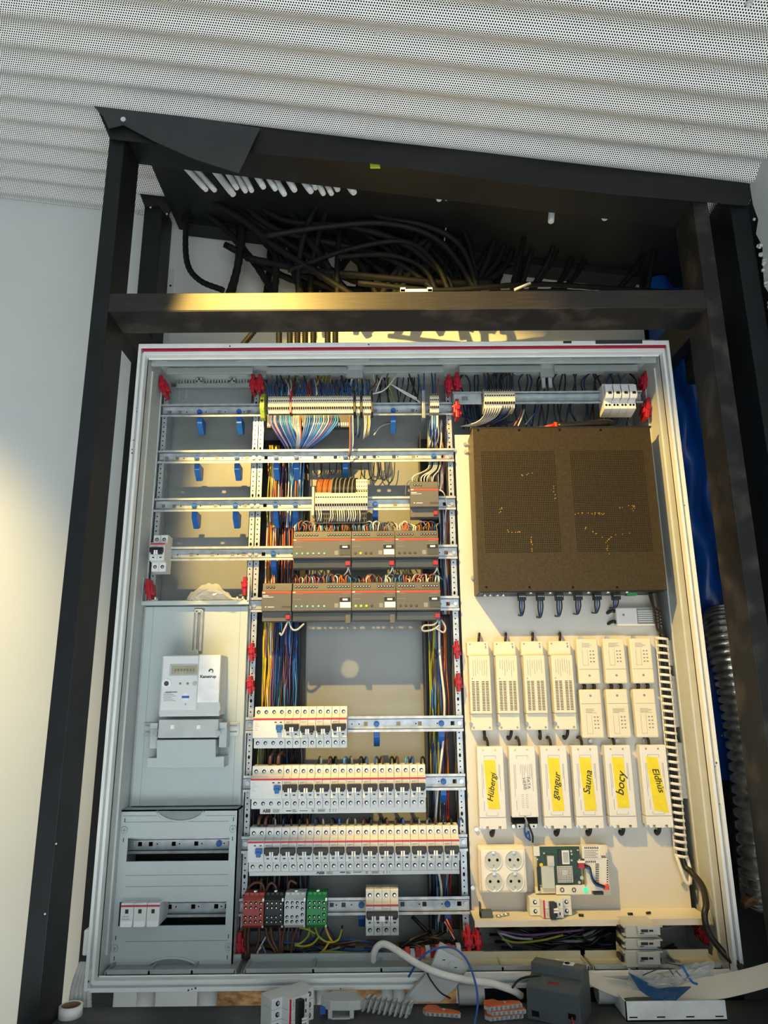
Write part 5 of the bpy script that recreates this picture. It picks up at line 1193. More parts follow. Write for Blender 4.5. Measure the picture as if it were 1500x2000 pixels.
channel('bundle of green, yellow and blue wires left of the bare back plate', ((523, 542, 13, ['gy', 'ye', 'gy', 'wh', 'gr', 'ye', 'pu'], .03), (542, 590, 34, ['bl', 'db', 'bl', 'lb', 'bl', 'pu', 'br', 'db'], .04)), (1205, 1250, 1300, 1345, 1395))
channel('dark wires passing behind the left ends of the breaker rows', ((520, 545, 8, ['gr', 'wh', 'bk', 'br', 'gy'], .03), (545, 605, 24, ['bk', 'db', 'bl', 'bk', 'gr', 'br'], .04)), (1440, 1480, 1520))
channel('dark wires behind the two lower breaker rows', ((510, 620, 30, ['bk', 'bk', 'gr', 'br', 'db'], .04),), (1580, 1620, 1700, 1740))
channel('thin mixed wires running down the right channel by the top terminals', ((838, 868, 20, ['wh', 'wh', 'bk', 'gr', 'rd', 'bl', 'wh', 'pk'], .03),), (820, 850, 890, 930, 960))
channel('white and black wires down the right channel beside the bus modules', ((858, 876, 14, ['wh', 'bk', 'gr', 'wh', 'bl', 'or', 'bk'], .03),), (995, 1040, 1100, 1150, 1200))
channel('bundle of blue, brown and white wires right of the bare back plate', ((834, 856, 22, ['bl', 'lb', 'bl', 'db', 'bl', 'br', 'gy'], .03), (852, 868, 14, ['br', 'wh', 'rd', 'bk', 'bl', 'or', 'pu'], .04)), (1205, 1250, 1310, 1370, 1420, 1480, 1540))
channel('blue and brown wires at the right ends of the lower breaker rows', ((838, 868, 20, ['bl', 'db', 'br', 'wh', 'bk', 'rd', 'gr'], .03),), (1540, 1580, 1640, 1700, 1760, 1820))
B = bundle('single white cable running down the right wiring channel', 'cable', A(862, 1350, .02), 'white_channel_cable')
mb = MB(); mb.tube(pxpath([(858, 1205), (858, 1260), (862, 1310), (868, 1370), (866, 1440), (860, 1500), (852, 1580), (850, 1660), (862, 1740), (856, 1800)], .018), .003, 6); part(mb, 'cable', 'wire_wh', B)
# small wires at the top of the bus modules
for (u0, u1, v, r, lab) in ((574, 684, 1036, 3, 'left module of the upper row'), (689, 770, 1036, 3, 'middle module of the upper row'), (775, 856, 1036, 3, 'right module of the upper row'), (575, 687, 1139, 4, 'wide module of the lower row'), (692, 773, 1139, 4, 'green-lit module of the lower row'), (779, 860, 1139, 4, 'right module of the lower row')):
    B = bundle('curly connection wires on top of the '+lab, loc=A((u0+u1)/2, v, -.02)); n = int((u1-u0)/4.2)
    for i in range(n):
        u = u0+(u1-u0)*(i+.5)/n; c = R.choice(['wh', 'or', 'pk', 'wh', 'bl', 'br', 'or', 'lb', 'wh', 'bk', 'gr']); hgt = R.uniform(8, 18)
        wire(B, pxpath([(u, v+2, -.026), (u+jit(2), v-hgt*.7, -.028), (u+jit(8), v-hgt, -.008), (u+jit(14), v-hgt*.4, .03)], None, 4), c, .0015)
    for i in range(4):
        u = u0+R.uniform(5, u1-u0-20); w = R.uniform(14, 30)
        wire(B, pxpath([(u, v, -.02), (u+w*.3, v-16, -.02), (u+w*.7, v-16, -.018), (u+w, v, -.01)], None, 4), R.choice(['pk', 'wh', 'gr', 'or']), .0014)
# orange and black wires on the multi-tier strip
B = bundle('orange wires arching over the multi-tier terminal strip', loc=A(630, 955, -.02))
for i in range(11): u = 617+i*2.7; wire(B, pxpath([(u, 970, -.04), (u+1, 955, -.046), (u+3+jit(1), 940, -.03), (u+7, 939, -.005), (u+9, 955, .03)], None, 4), 'or' if i % 4 else 'br', .0017)
B = bundle('black wires arching over the multi-tier terminal strip', loc=A(670, 955, -.02))
for i in range(18): u = 647+i*2.7; wire(B, pxpath([(u, 971, -.04), (u, 955, -.048), (u+2+jit(1), 938, -.03), (u+6, 936, -.005), (u+9, 955, .03)], None, 4), 'bk' if i % 3 else 'gr', .0018)
B = bundle('white wires hanging below the multi-tier terminal strip', loc=A(665, 1010, -.02))
for i in range(17): u = 618+i*4.4+(14 if i > 2 else 0); wire(B, pxpath([(u, 997, -.04), (u+1, 1008, -.046), (u-1+jit(2), 1020, -.03), (u-3+jit(3), 1034, .01)], None, 4), 'wh' if i % 5 else 'gr', .0015)
B = bundle('white wires feeding the small single grey module', loc=A(830, 925, -.02))
for i in range(9): u = 806+i*5.6; e = 836+i*3.2; wire(B, pxpath([(u, 943, -.03), (u+2, 930, -.034), (e, 915, -.01), (e+2, 890, .02)], None, 4), R.choice(['wh', 'wh', 'gr', 'wh', 'bk']), .0015)
wire(B, pxpath([(792, 968, -.01), (793, 950, -.02), (800, 938, -.03), (812, 940, -.03)], None, 5), 'gr', .0013); wire(B, pxpath([(852, 955, -.03), (866, 962, -.03), (872, 985, 0), (868, 1020, .02)], None, 5), 'wh', .0016)
B = bundle('thin grey wire loops hanging behind the second rail', loc=A(740, 925, .06))
for i in range(9):
    u = 612+i*18+jit(6); w = R.uniform(14, 30); h = R.uniform(22, 42); wire(B, pxpath([(u, 903, .07), (u+w*.1, 903+h*.7, .075), (u+w*.5, 903+h, .078), (u+w*.9, 903+h*.7, .075), (u+w, 903, .07)], None, 5), 'bk', .0013)
# wires into the rail above the amplifier
B = bundle('blue and black wires dropping behind the rail above the amplifier', loc=A(1050, 740, .03))
for i in range(34):
    u = 905+i*10+jit(5); e = u+jit(26); wire(B, pxpath([(e, 722, .04), (u+jit(6), 742, .03), (u, 765, .03), (u+jit(10), 800, .04), (u+jit(16), 838, .05)], None, 4), R.choice(['db', 'bk', 'bl', 'bk', 'gr', 'db']), .0022)
B = bundle('black wires entering the terminals above the amplifier', loc=A(976, 755, -.03))
for i in range(13): u = 948+i*4.6; wire(B, pxpath([(u, 768, -.045), (u+jit(1), 755, -.048), (u+jit(3), 742, -.02), (u+jit(6), 728, .03)], None, 4), 'bk' if i % 4 else 'db', .002)
B = bundle('white wires sweeping down from the terminals above the amplifier', loc=A(960, 810, -.03))
for i in range(12): u = 950+i*4.6; wire(B, pxpath([(u, 789, -.05), (u-1, 800, -.052), (u-7-i*.6, 815, -.03), (u-22-i*1.2, 826, -.01), (u-50, 833, .02)], None, 4), 'wh' if i < 7 else R.choice(['bk', 'bl', 'gr']), .0016)
for i in range(8): u = 900+i*6; wire(B, pxpath([(u+60, 816+i, .0), (u+30, 822+i*1.2, .01), (u, 812+i*2, .02), (u-8, 790, .03)], None, 4), 'db', .002)
for (p, c) in (([(1020, 800, 0), (1014, 815, -.02), (1004, 832, -.02)], 'pk'), ([(1024, 800, 0), (1019, 815, -.02), (1012, 832, -.02)], 'wh'), ([(1052, 792, .02), (1044, 808, 0), (1026, 830, -.01)], 'bl'), ([(1110, 800, .02), (1122, 815, .02), (1128, 830, .03)], 'db')): wire(B, pxpath(p, None, 5), c, .0022)
B = bundle('white and purple wires crossing above the empty part of the top rail', loc=A(770, 760, 0))
for (p, c) in (([(726, 770, -.02), (750, 762, -.02), (768, 742, 0), (778, 724, .03)], 'wh'), ([(734, 765, 0), (742, 745, 0), (752, 724, .03)], 'wh'), ([(742, 768, 0), (752, 745, 0), (760, 724, .03)], 'pu'), ([(764, 750, 0), (790, 768, -.01), (812, 780, -.02), (820, 786, -.03)], 'wh'), ([(766, 752, 0), (792, 766, -.01), (814, 778, -.02)], 'wh'), ([(728, 720, .03), (730, 740, .02), (735, 752, .02)], 'wh'), ([(796, 722, .03), (805, 750, .02), (815, 775, .01)], 'bk'), ([(815, 722, .03), (820, 750, .02), (826, 780, 0)], 'bl'), ([(828, 718, .03), (828, 750, .0), (828, 790, -.02)], 'bl'), ([(842, 724, .03), (845, 750, 0), (846, 785, -.03)], 'db'), ([(850, 724, .03), (850, 755, 0), (850, 785, -.03)], 'bl'), ([(856, 740, .03), (855, 760, 0), (855, 785, -.03)], 'pk'), ([(730, 840, .02), (745, 828, .03), (765, 824, .05)], 'gr'), ([(730, 850, .02), (745, 832, .03), (775, 824, .05)], 'lg')): wire(B, pxpath(p, None, 5), c, .002)
for i in range(14): u = 735+i*6; wire(B, pxpath([(u, 724, .05), (u+jit(8), 750, .05), (u+jit(14), 790, .06)], None, 4), R.choice(['bk', 'gy', 'db', 'bk', 'gr']), .002)
B = bundle('wires below the short terminal group at the right end of the top rail', loc=A(850, 840, 0))
for i in range(8): u = 842+i*2.2; wire(B, pxpath([(u, 812, -.036), (u, 830, -.04), (u-1+jit(3), 850, -.02), (u+jit(4)-3, 876, .02)], None, 4), R.choice(['bl', 'lb', 'wh', 'or', 'bk', 'wh']), .0017)
# breaker top connections
for (u0, u1, v, n, lab) in ((620, 830, 1492, 14, 'middle'), (530, 905, 1612, 24, 'lowest')):
    B = bundle('short wire loops above the %s breaker row' % lab, loc=A((u0+u1)/2, v, -.02))
    for i in range(n):
        u = u0+(u1-u0)*(i+.5)/n; c = R.choice(['bl', 'br', 'bk', 'br', 'gr', 'lb'] if lab == 'middle' else ['gr', 'bk', 'bl', 'db', 'br']); w = 5 if i % 2 else -4
        wire(B, pxpath([(u, v+3, -.03), (u, v-9, -.034), (u+w*.6, v-14, -.02), (u+w*1.3, v-8, 0), (u+w*1.4, v+6, .03)], None, 5), c, .0023)
B = bundle('thick dark wires arching into the left ends of the breaker rows', loc=A(545, 1480, -.02))
for (u, v) in ((527, 1490), (543, 1490), (505, 1612), (518, 1612)): wire(B, pxpath([(u, v+4, -.03), (u+1, v-10, -.034), (u+7, v-20, -.01), (u+14, v-12, .02)], None, 5), 'br', .004, 7)
# distribution block feeds
B = bundle('thick brown wires looping around the red and black distribution blocks', loc=A(530, 1830, 0))
for (p, r) in (([(483, 1750), (485, 1735), (498, 1724), (512, 1727), (517, 1745)], 3.2), ([(522, 1750), (522, 1735), (528, 1725), (536, 1728), (545, 1750)], 3.2), ([(562, 1750), (563, 1730), (568, 1720), (580, 1726)], 3.4), ([(509, 1750), (510, 1715)], 3), ([(480, 1806), (477, 1840), (482, 1875)], 3.6), ([(487, 1806), (484, 1835), (486, 1872)], 3.6), ([(506, 1806), (505, 1840), (492, 1870)], 3.4), ([(518, 1806), (524, 1835), (545, 1870)], 3.6), ([(528, 1806), (532, 1835), (548, 1868)], 3.8), ([(546, 1806), (547, 1840), (546, 1868)], 3.6), ([(558, 1806), (552, 1835), (550, 1868)], 3.6), ([(582, 1808), (572, 1835), (568, 1868)], 3.4)):
    wire(B, pxpath(p, -.015, 5), 'br', r*.001, 7)
B = bundle('green and yellow earth wires below the green distribution block', loc=A(620, 1840, 0))
for p in ([(604, 1805), (603, 1825), (590, 1840), (575, 1846)], [(614, 1806), (622, 1828), (640, 1840), (660, 1836), (668, 1815)], [(634, 1806), (642, 1828), (650, 1840)], [(552, 1872), (580, 1866), (610, 1868), (630, 1858), (644, 1838)], [(575, 1846), (595, 1848), (612, 1842), (622, 1830)], [(630, 1858), (670, 1860), (720, 1864), (740, 1865)], [(585, 1812), (600, 1815), (616, 1824)], [(618, 1875), (630, 1866), (640, 1858)]): wire(B, pxpath(p, -.012, 5), R.choice(['gy', 'ye', 'gy']), .0024, 6)
B = bundle('dark blue and brown wires lying along the cabinet floor', loc=A(640, 1860, .02))
for i in range(26):
    u = 500+R.uniform(0, 330); v = R.uniform(1835, 1885); w = R.uniform(60, 160); wire(B, pxpath([(u, v, .03), (u+w*.3, v+jit(14), .0), (u+w*.7, v+jit(14), -.01), (u+w, v+jit(18), .03)], None, 4), R.choice(['bl', 'db', 'bk', 'br', 'bl', 'gr', 'bk', 'gy']), .0024)
for i in range(12):
    u = 560+R.uniform(0, 110); wire(B, pxpath([(u, 1808, .03), (u+jit(15), 1830, .03), (u+jit(30), 1860, .02)], None, 4), R.choice(['bk', 'pu', 'gr', 'db']), .002)
for p in ([(805, 1790, .03), (830, 1815, .02), (860, 1850, .02)], [(770, 1860, .0), (805, 1835, 0), (840, 1820, .02)], [(780, 1845, 0), (830, 1838, .01), (880, 1812, .03)]): wire(B, pxpath(p, None, 5), 'bk', .0042, 7)
for (p, c) in (([(510, 1850, -.03), (503, 1860, -.03), (512, 1876, -.03)], 'wh'), ([(519, 1830, -.03), (503, 1858, -.03)], 'lg'), ([(512, 1845, -.02), (526, 1878, -.02)], 'gr'), ([(868, 1800, -.02), (880, 1820, -.02), (888, 1835, -.03)], 'pk'), ([(872, 1795, -.02), (884, 1820, -.02)], 'or')): wire(B, pxpath(p, None, 5), c, .0018)
B = bundle('black, purple and yellow cables lying under the mounting plate ledge', loc=A(1100, 1850, .02))
for i in range(34):
    u = 940+R.uniform(0, 260); v = R.uniform(1808, 1868); w = R.uniform(80, 190); wire(B, pxpath([(u, v, .03), (u+w*.35, v+8+jit(10), .0), (u+w*.7, v+4+jit(12), .0), (u+w, v-10+jit(14), .04)], None, 4), R.choice(['bk', 'bk', 'bk', 'db', 'gr', 'bk']), .0034, 6)
for (p, c) in (([(970, 1818), (1030, 1826), (1100, 1820), (1140, 1816)], 'pu'), ([(975, 1822), (1010, 1832), (1040, 1834)], 'lg'), ([(980, 1834), (1010, 1841), (1060, 1836), (1100, 1826)], 'gy'), ([(972, 1820), (990, 1840), (1000, 1850)], 'gr')): wire(B, pxpath(p, -.02, 5), c, .0026, 6)
# white bus leads under the bus modules
B = bundle('white bus leads curling below the lower bus module row', 'leads', loc=A(570, 1225, -.03))
for (p) in ([(563, 1212), (556, 1228), (550, 1240), (546, 1236)], [(564, 1212), (570, 1228), (580, 1230), (594, 1218)], [(857, 1208), (848, 1220), (828, 1222), (826, 1232), (845, 1230), (860, 1220)], [(862, 1210), (870, 1225), (866, 1235), (850, 1226)]): wire(B, pxpath(p, -.03, 6), 'lg', .0024, 6)
for (u, v) in ((680, 1112), (766, 1112), (853, 1112)): wire(B, pxpath([(u, v-4, -.035), (u-2, v+4, -.03), (u-9, v+12, -.01)], None, 5), 'wh', .0017); wire(B, pxpath([(u+1, v-4, -.035), (u+3, v+5, -.03), (u+5, v+10, -.01)], None, 5), 'lg', .0017)
# ---------------------------------------------------------------- spiral cable wrap and power cord
sp = thing('spiral_wrap', 'white spiral cable wrap running down the right of the drivers', 'cable wrap', A(1315, 1690, -.02))
def axis(t):
    v = 1248+(1672-1248)*t; u = 1294+(1332-1294)*t; return A(u, v, -.018)
N = 31
for i in range(N):
    c = axis(i/(N-1)); mb = MB(); pts = []
    for k in range(13):
        a = math.pi*(-.05+1.1*k/12); pts.append((c.x-.0145*math.cos(a), c.y-.014*math.sin(a)+.004, c.z+.002*math.cos(a)))
    b0 = len(mb.v); W_ = .0030
    for p in pts:
        mb.v += [(p[0], p[1], p[2]-W_), (p[0], p[1], p[2]+W_), (p[0]*1, p[1]+.0015, p[2]+W_), (p[0], p[1]+.0015, p[2]-W_)]
    for k in range(12):
        for q in range(4): r_ = (q+1) % 4; mb.f.append((b0+4*k+q, b0+4*k+r_, b0+4*k+4+r_, b0+4*k+4+q)); mb.m.append(0); mb.sm.append(True)
    part(mb, 'turn', 'spiral_white', sp)
mb = MB()
for s in (-1, 1): mb.tube([axis(i/20)+Vector((s*.013, .006, 0)) for i in range(21)], .0018, 5)
part(mb, 'spine', 'spiral_white', sp)
mb = MB(); c = axis(1); mb.tube(spline([c+Vector((-.012, 0, 0)), A(1331, 1700, -.02), A(1340, 1722, -.02), A(1347, 1727, -.02)], 5), .004, 6); mb.tube(spline([c+Vector((.010, 0, 0)), A(1348, 1700, -.02), A(1348, 1727, -.02)], 5), .004, 6); part(mb, 'loose_tail', 'spiral_white', sp)
pc_ = thing('mains_cable', 'black mains cord from the amplifier through the spiral wrap to the floor', 'cord', A(1400, 1840, -.05))
path = pxpath([(1283, 1190, -.045), (1286, 1225, -.03), (1294, 1248, -.014), (1304, 1360, -.010), (1314, 1470, -.010), (1324, 1580, -.010), (1334, 1680, -.012), (1352, 1705, -.03), (1371, 1730, -.06), (1379, 1765, -.09), (1376, 1790, -.10), (1386, 1825, -.10), (1420, 1868, -.11), (1455, 1897, -.15), (1462, 1935, -.17)], None, 8)
mb = MB(); mb.tube(path, .0068, 8); part(mb, 'cord', 'handle_black', pc_)
a = A(1276, 1160, -.05); b = A(1283, 1195, -.045); mb = MB(); mb.tube([a+Vector((0, 0, .004)), a, a.lerp(b, .55), b], [.013, .012, .010, .0075], 10); part(mb, 'plug', 'handle_black', pc_)
mb = MB()
for k in range(5): q = b.lerp(A(1288, 1225, -.035), k/5); mb.ring(q, (0, .1, 1), .0078, .0016, 12, 5)
part(mb, 'strain_relief', 'handle_black', pc_)
mb = MB()
for (s, t_) in ((.004, .5), (-.005, .6), (.0, .7)): mb.tube([axis(k/16)+Vector((s, .004, 0)) for k in range(17)], .0035, 6)
solo(mb, 'wrapped_cables', 'wire_bk', 'black cables inside the white spiral wrap', 'cable')
# ================================================================ beside and below the cabinet
# silver flexible duct
mb = MB(); pts = spline([A(1412, 1205, .06), A(1418, 1250, .02), A(1438, 1330, .0), A(1456, 1430, .0), A(1474, 1560, .0), A(1486, 1700, .0), A(1492, 1760, .02)], 24); n = len(pts)
mb.tube(pts, [(.036 if i % 4 == 3 else .047) for i in range(n)], 18); solo(mb, 'flexible_duct', 'duct_foil', 'silver flexible ventilation duct beside the cabinet right edge', 'duct')
mb = MB(); a, b = A(1455, 1775, -.02), A(1500, 1760, -.02); mb._prism([a, b, b+Vector((0, 0, .03)), a+Vector((0, 0, .012))], [a+Vector((0, .02, 0)), b+Vector((0, .02, 0)), b+Vector((0, .02, .03)), a+Vector((0, .02, .012))], 0); solo(mb, 'wood_offcut', 'osb', 'pale wood offcut in the dark gap right of the cabinet', 'wood')
mb = MB(); mb.box(.12, .66, -.10, -.09, .80, .945); solo(mb, 'dark_gap_board', 'black_paint', 'black board added to darken the gap under the right half of the cabinet', 'board')  # added board, hides the bright wall so the gap reads dark
# wall boards and pipes under the cabinet
mb = MB(); mb.box(-.46, .10, .09, .105, .70, .96); solo(mb, 'osb_board', 'osb', 'brown chipboard behind the pipes under the cabinet', 'board')
for k, u in enumerate((285, 405, 606, 630, 756, 779)):
    p = A(u, 1950, -.02); r = (.019, .021, .012, .013, .013, .013)[k]; mb = MB(); mb.cyl((p.x, -.02, .72), (0, 0, 1), r, .226, 18); t = solo(mb, 'pipe_stub', 'conduit_grey', '%s grey pipe stub from the left under the cabinet' % ORD[k], 'pipe', 'pipe stubs under the cabinet')
    mb = MB(); mb.cyl((p.x, -.02, .938), (0, 0, 1), r+.003, .008, 18); part(mb, 'collar', 'conduit_grey', t)
cn = None
for k in range(5):
    mb = MB(); u = 147+k*6; path = pxpath([(u+14, 1880, -.12), (u+6, 1900, -.13), (u-2+k, 1925, -.13), (u-6+2*k, 1950, -.14), (u-10+3*k, 1985, -.14)], None, 9); mb.tube(path, [(.0066 if i % 2 else .0056) for i in range(len(path))], 8)
    solo(mb, 'grey_conduit', 'loose_grey', '%s bent grey conduit beside the cabinet lower left corner' % ORD[k], 'conduit', 'grey conduits at the lower left corner')
for (u0, u1, lab) in ((895, 945, 'left of the orange clips'), (1165, 1225, 'right of the grey power supply')):
    mb = MB(); n = 40; a, b = A(u0, 1945, -.16), A(u1, 1943, -.16); a.z = b.z = .925+.022; mb.tube([a.lerp(b, i/n) for i in range(n+1)], [(.021 if i % 2 else .017) for i in range(n+1)], 14); solo(mb, 'corrugated_hose', 'loose_grey', 'grey corrugated hose lying '+lab, 'hose')
ZS = .9252
# roll of white tape
p = AZ(137, 1985, ZS); tr = thing('tape_roll', 'roll of white tape lying on the black sill', 'tape', (p.x, p.y, ZS))
def annulus(mb, c, R0, R1, h, n=32):
    b0 = len(mb.v)
    for i in range(n):
        a = 2*math.pi*i/n
        for (r, z) in ((R0, 0), (R1, 0), (R1, h), (R0, h)): mb.v.append((c.x+r*math.cos(a), c.y+r*math.sin(a), c.z+z))
    for i in range(n):
        j = (i+1) % n
        for q in range(4): s = (q+1) % 4; mb.f.append((b0+4*i+q, b0+4*j+q, b0+4*j+s, b0+4*i+s)); mb.m.append(0); mb.sm.append(q in (1, 3))
c = Vector((p.x, p.y, ZS)); mb = MB(); annulus(mb, c, .0175, .0215, .019); part(mb, 'tape', 'tape_roll', tr); mb = MB(); annulus(mb, c, .0160, .0175, .0185); part(mb, 'core', 'core_brown', tr)
# three-pole breaker lying on its back on the sill
lbk = brk(3, 'loose three-pole breaker lying on its side on the sill', None, (0, 0, 0), 'mcb', True)
p = AZ(545, 2000, ZS); lbk.rotation_euler = (0, math.radians(-90), math.radians(38)); lbk.location = (p.x+.0, -.205, ZS+.0005)
# grey plastic housing on the sill
p = AZ(668, 1990, ZS); gh = thing('clip_housing', 'grey angular plastic clip housing on the sill', 'housing', (p.x, p.y, ZS))
mb = MB(); P = [(-.040, .030), (-.018, .046), (.022, .042), (.040, .012), (.034, .0), (.012, -.004), (-.022, -.002), (-.040, .012)]
mb.pz([(p.x+a, p.y+b) for a, b in P], ZS+.014, ZS+.030); mb.box(p.x-.026, p.x-.018, p.y-.004, p.y+.035, ZS, ZS+.016); mb.box(p.x+.014, p.x+.022, p.y-.004, p.y+.035, ZS, ZS+.016); mb.box(p.x-.026, p.x+.022, p.y+.03, p.y+.036, ZS, ZS+.016); mb.box(p.x-.026, p.x+.022, p.y-.004, p.y+.035, ZS, ZS+.003); part(mb, 'shell', 'loose_grey', gh, .001)
mb = MB(); mb.box(p.x-.041, p.x-.031, p.y+.004, p.y+.018, ZS+.006, ZS+.018); part(mb, 'blue_insert', 'clip_blue', gh)
# row of grey end brackets
for k in range(9):
    q = AZ(706+k*10.5, 1976+k*1.6, ZS); t = thing('end_bracket', '%s thin grey end bracket from the left in the fanned row on the sill' % ORD[k], 'bracket', (q.x, q.y, ZS), 'fanned grey end brackets')
    mb = MB(); d = .0032
    for (a, b, c_, e) in ((0, .003, 0, .026), (.017, .020, 0, .022), (0, .020, .023, .026), (.006, .020, .010, .013), (0, .010, .0, .003), (.008, .011, .012, .024)): mb.box(q.x-.001, q.x+d, q.y+a, q.y+b, ZS+c_, ZS+e)
    part(mb, 'plate', 'loose_grey', t); t.rotation_euler = (0, math.radians(20), math.radians(-25))
# grey cover bracket with knob, leaning on the cabinet edge
Yg = -.165
gb = thing('cover_bracket', 'grey plastic cover piece with round screw leaning on the cabinet edge', 'bracket', AZ(830, 1960, ZS))
P = [(786, 1958), (836, 1898), (855, 1850), (905, 1876), (914, 1892), (890, 1930), (872, 1946), (860, 1958)]
Q = [A(u, v, Yg) for u, v in P]; mb = MB(); mb._prism(Q, [q+Vector((.006, .022, .004)) for q in Q], 0); part(mb, 'plate', 'loose_grey', gb, .0015)
Q = [A(u, v, Yg-.012) for u, v in ((838, 1896), (857, 1851), (907, 1878), (912, 1894), (900, 1906), (868, 1908))]; mb = MB(); mb._prism(Q, [q+Vector((0, .012, 0)) for q in Q], 0); kb = part(mb, 'raised_pad', 'loose_grey', gb, .0015)
q = A(883, 1885, Yg-.012); mb = MB(); mb.cyl(q, (0, -1, 0), .0068, .002, 18); kn = part(mb, 'screw', 'panel_grey', kb); mb = MB(); mb.box(q.x+.004, q.x+.009, q.y-.0028, q.y-.002, q.z-.004, q.z-.0028); q2 = A(867, 1875, Yg-.0125); mb.box(q2.x-.003, q2.x+.003, q2.y, q2.y+.0005, q2.z-.0007, q2.z+.0007); part(mb, 'slots', 'hole_dark', kn)
# orange terminal block pieces
def orange(u, v, dz, rz, label):
    q = AZ(u, v, ZS); t = thing('orange_clip', label, 'clip', (q.x, q.y, ZS+dz), 'orange and grey clips'); t.rotation_euler = (0, 0, math.radians(rz)); ORG[t.name] = Vector((0, 0, 0))
    mb = MB(); mb.pz([(-.036, .004), (-.030, .022), (-.012, .024), (-.004, .014), (.020, .012), (.034, .006), (.034, -.002), (-.028, -.006)], .006, .0082); part(mb, 'top', 'orange_plastic', t, .0005)
    mb = MB(); mb.pz([(-.036, .004), (-.030, .021), (-.012, .023), (-.004, .013), (.020, .011), (.036, .006), (.036, -.003), (-.028, -.007)], 0, .006)
    part(mb, 'base', 'loose_grey', t, .0005)
    mb = MB()
    for i in range(7): mb.box(-.026+i*.009, -.022+i*.009, -.0078, -.004, .001, .0055)
    part(mb, 'teeth', 'galv_dark', t)
    mb = MB(); mb.cyl((.004, .004, .008), (0, 0, 1), .003, .002, 8); part(mb, 'screw', 'zinc_screw', t); return t
orange(862, 1984, 0, -14, 'single orange terminal clip lying left of the stacked ones')
orange(985, 1990, 0, 8, 'lowest orange clip in the stack beside the grey power supply'); orange(990, 1990, .0084, 4, 'middle orange clip in the stack beside the grey power supply'); orange(984, 1990, .0168, 10, 'topmost orange clip in the stack beside the grey power supply')
# grey DIN power supply on the sill
gp = thing('power_supply_unit', 'dark grey loose power supply unit standing on the sill', 'power supply', (0, 0, 0)); ORG[gp.name] = Vector((0, 0, 0))
w = .088; PR = [(-.055, 0), (.020, 0), (.020, .062), (.006, .062), (.006, .074), (-.022, .074), (-.022, .060), (-.055, .048)]
mb = MB(); mb._prism([(-w/2, y, z) for y, z in PR], [(w/2, y, z) for y, z in PR], 0); part(mb, 'housing', 'dev_grey', gp, .0012)
mb = MB(); mb.box(.008, .026, -.012, .004, .0742, .0748); mb.box(.020, .026, -.012, .004, .0742, .075); part(mb, 'label', 'label_white', gp); mb = MB(); mb.cyl((.014, -.004, .0748), (0, 0, 1), .0045, .001, 10); part(mb, 'dial', 'hole_dark', gp)
mb = MB()
for k in range(7): mb.cyl((-.036+k*.006, .013, .062), (0, 0, 1), .0018, .0006, 6)
mb.box(.024, .036, -.0556, -.055, .012, .020); mb.box(-.036, -.024, -.0556, -.055, .006, .014); part(mb, 'openings', 'hole_dark', gp)
mb = MB(); mb.box(-.010, .006, -.0420, -.034, .0525, .0545); part(mb, 'red_mark', 'bus_red', gp)
q = AZ(1110, 1985, ZS); gp.location = (q.x-.005, q.y+.022, ZS); gp.rotation_euler = (0, 0, math.radians(-28)); gp.scale = (1.12, 1.12, 1.12)
mb = MB(); mb.tube(pxpath([(1117, 1988, -.265), (1119, 1996, -.275), (1122, 2012, -.28)], None, 5), .0018, 6); solo(mb, 'red_wire', 'wire_rd', 'short red wire sticking out under the grey power supply', 'wire')
mb = MB(); mb.tube(pxpath([(1000, 1930, -.2), (1012, 1915, -.2), (1030, 1908, -.21), (1056, 1905, -.22)], None, 5), .002, 6); solo(mb, 'black_lead', 'wire_bk', 'short black lead bending into the grey power supply', 'wire')
# white tray with slotted front edge
wt = thing('white_tray', 'white metal tray with slotted front edge on the sill at the right', 'tray', AZ(1320, 1990, ZS)); yT = -.235
x0, x1 = X(1222, 1972, yT), X(1418, 1972, yT); z0, z1 = ZS, Z(1320, 1955, yT)
mb = MB(); mb.box(x0, x1, yT, yT+.002, z0, z1); part(mb, 'front', 'tick_white', wt); mb = MB(); mb.box(x0, x1, yT, yT+.085, z0, z0+.002); mb.box(x0, x0+.002, yT, yT+.085, z0, z1); part(mb, 'tray_body', 'tick_white', wt)
mb = MB()
for u in (1237, 1291, 1348, 1405): xx = X(u, 1984, yT); mb.box(xx-.0075, xx+.0075, yT-.0004, yT, z0+.0055, z0+.0075)
part(mb, 'slots', 'hole_dark', wt); mb = MB(); mb.box(x0+.004, x0+.09, yT+.006, yT+.08, z1-.012, z1-.008); part(mb, 'green_sheet', 'pcb_green', wt)
# long paper strip
mb = MB(); cen = [(1086, 1880, -.17, 10), (1130, 1900, -.18, 14), (1190, 1925, -.19, 20), (1260, 1938, -.20, 28), (1330, 1936, -.21, 30), (1400, 1928, -.22, 30), (1460, 1915, -.23, 30), (1530, 1895, -.24, 30)]
top = spline([A(u, v-h*.8, Y+.035) for u, v, Y, h in cen], 5); bot = spline([A(u, v+h*.8, Y-.005) for u, v, Y, h in cen], 5)
for s in (0, .0008):
    b0 = len(mb.v)
    for a, b in zip(top, bot): mb.v += [tuple(a-Vector((0, 0, s))), tuple(b-Vector((0, 0, s)))]
    for i in range(len(top)-1): mb.f.append((b0+2*i, b0+2*i+1, b0+2*i+3, b0+2*i+2)); mb.m.append(0); mb.sm.append(True)
solo(mb, 'paper_strip', 'paper', 'long curled cream paper strip draped over the loose parts at the right', 'paper')
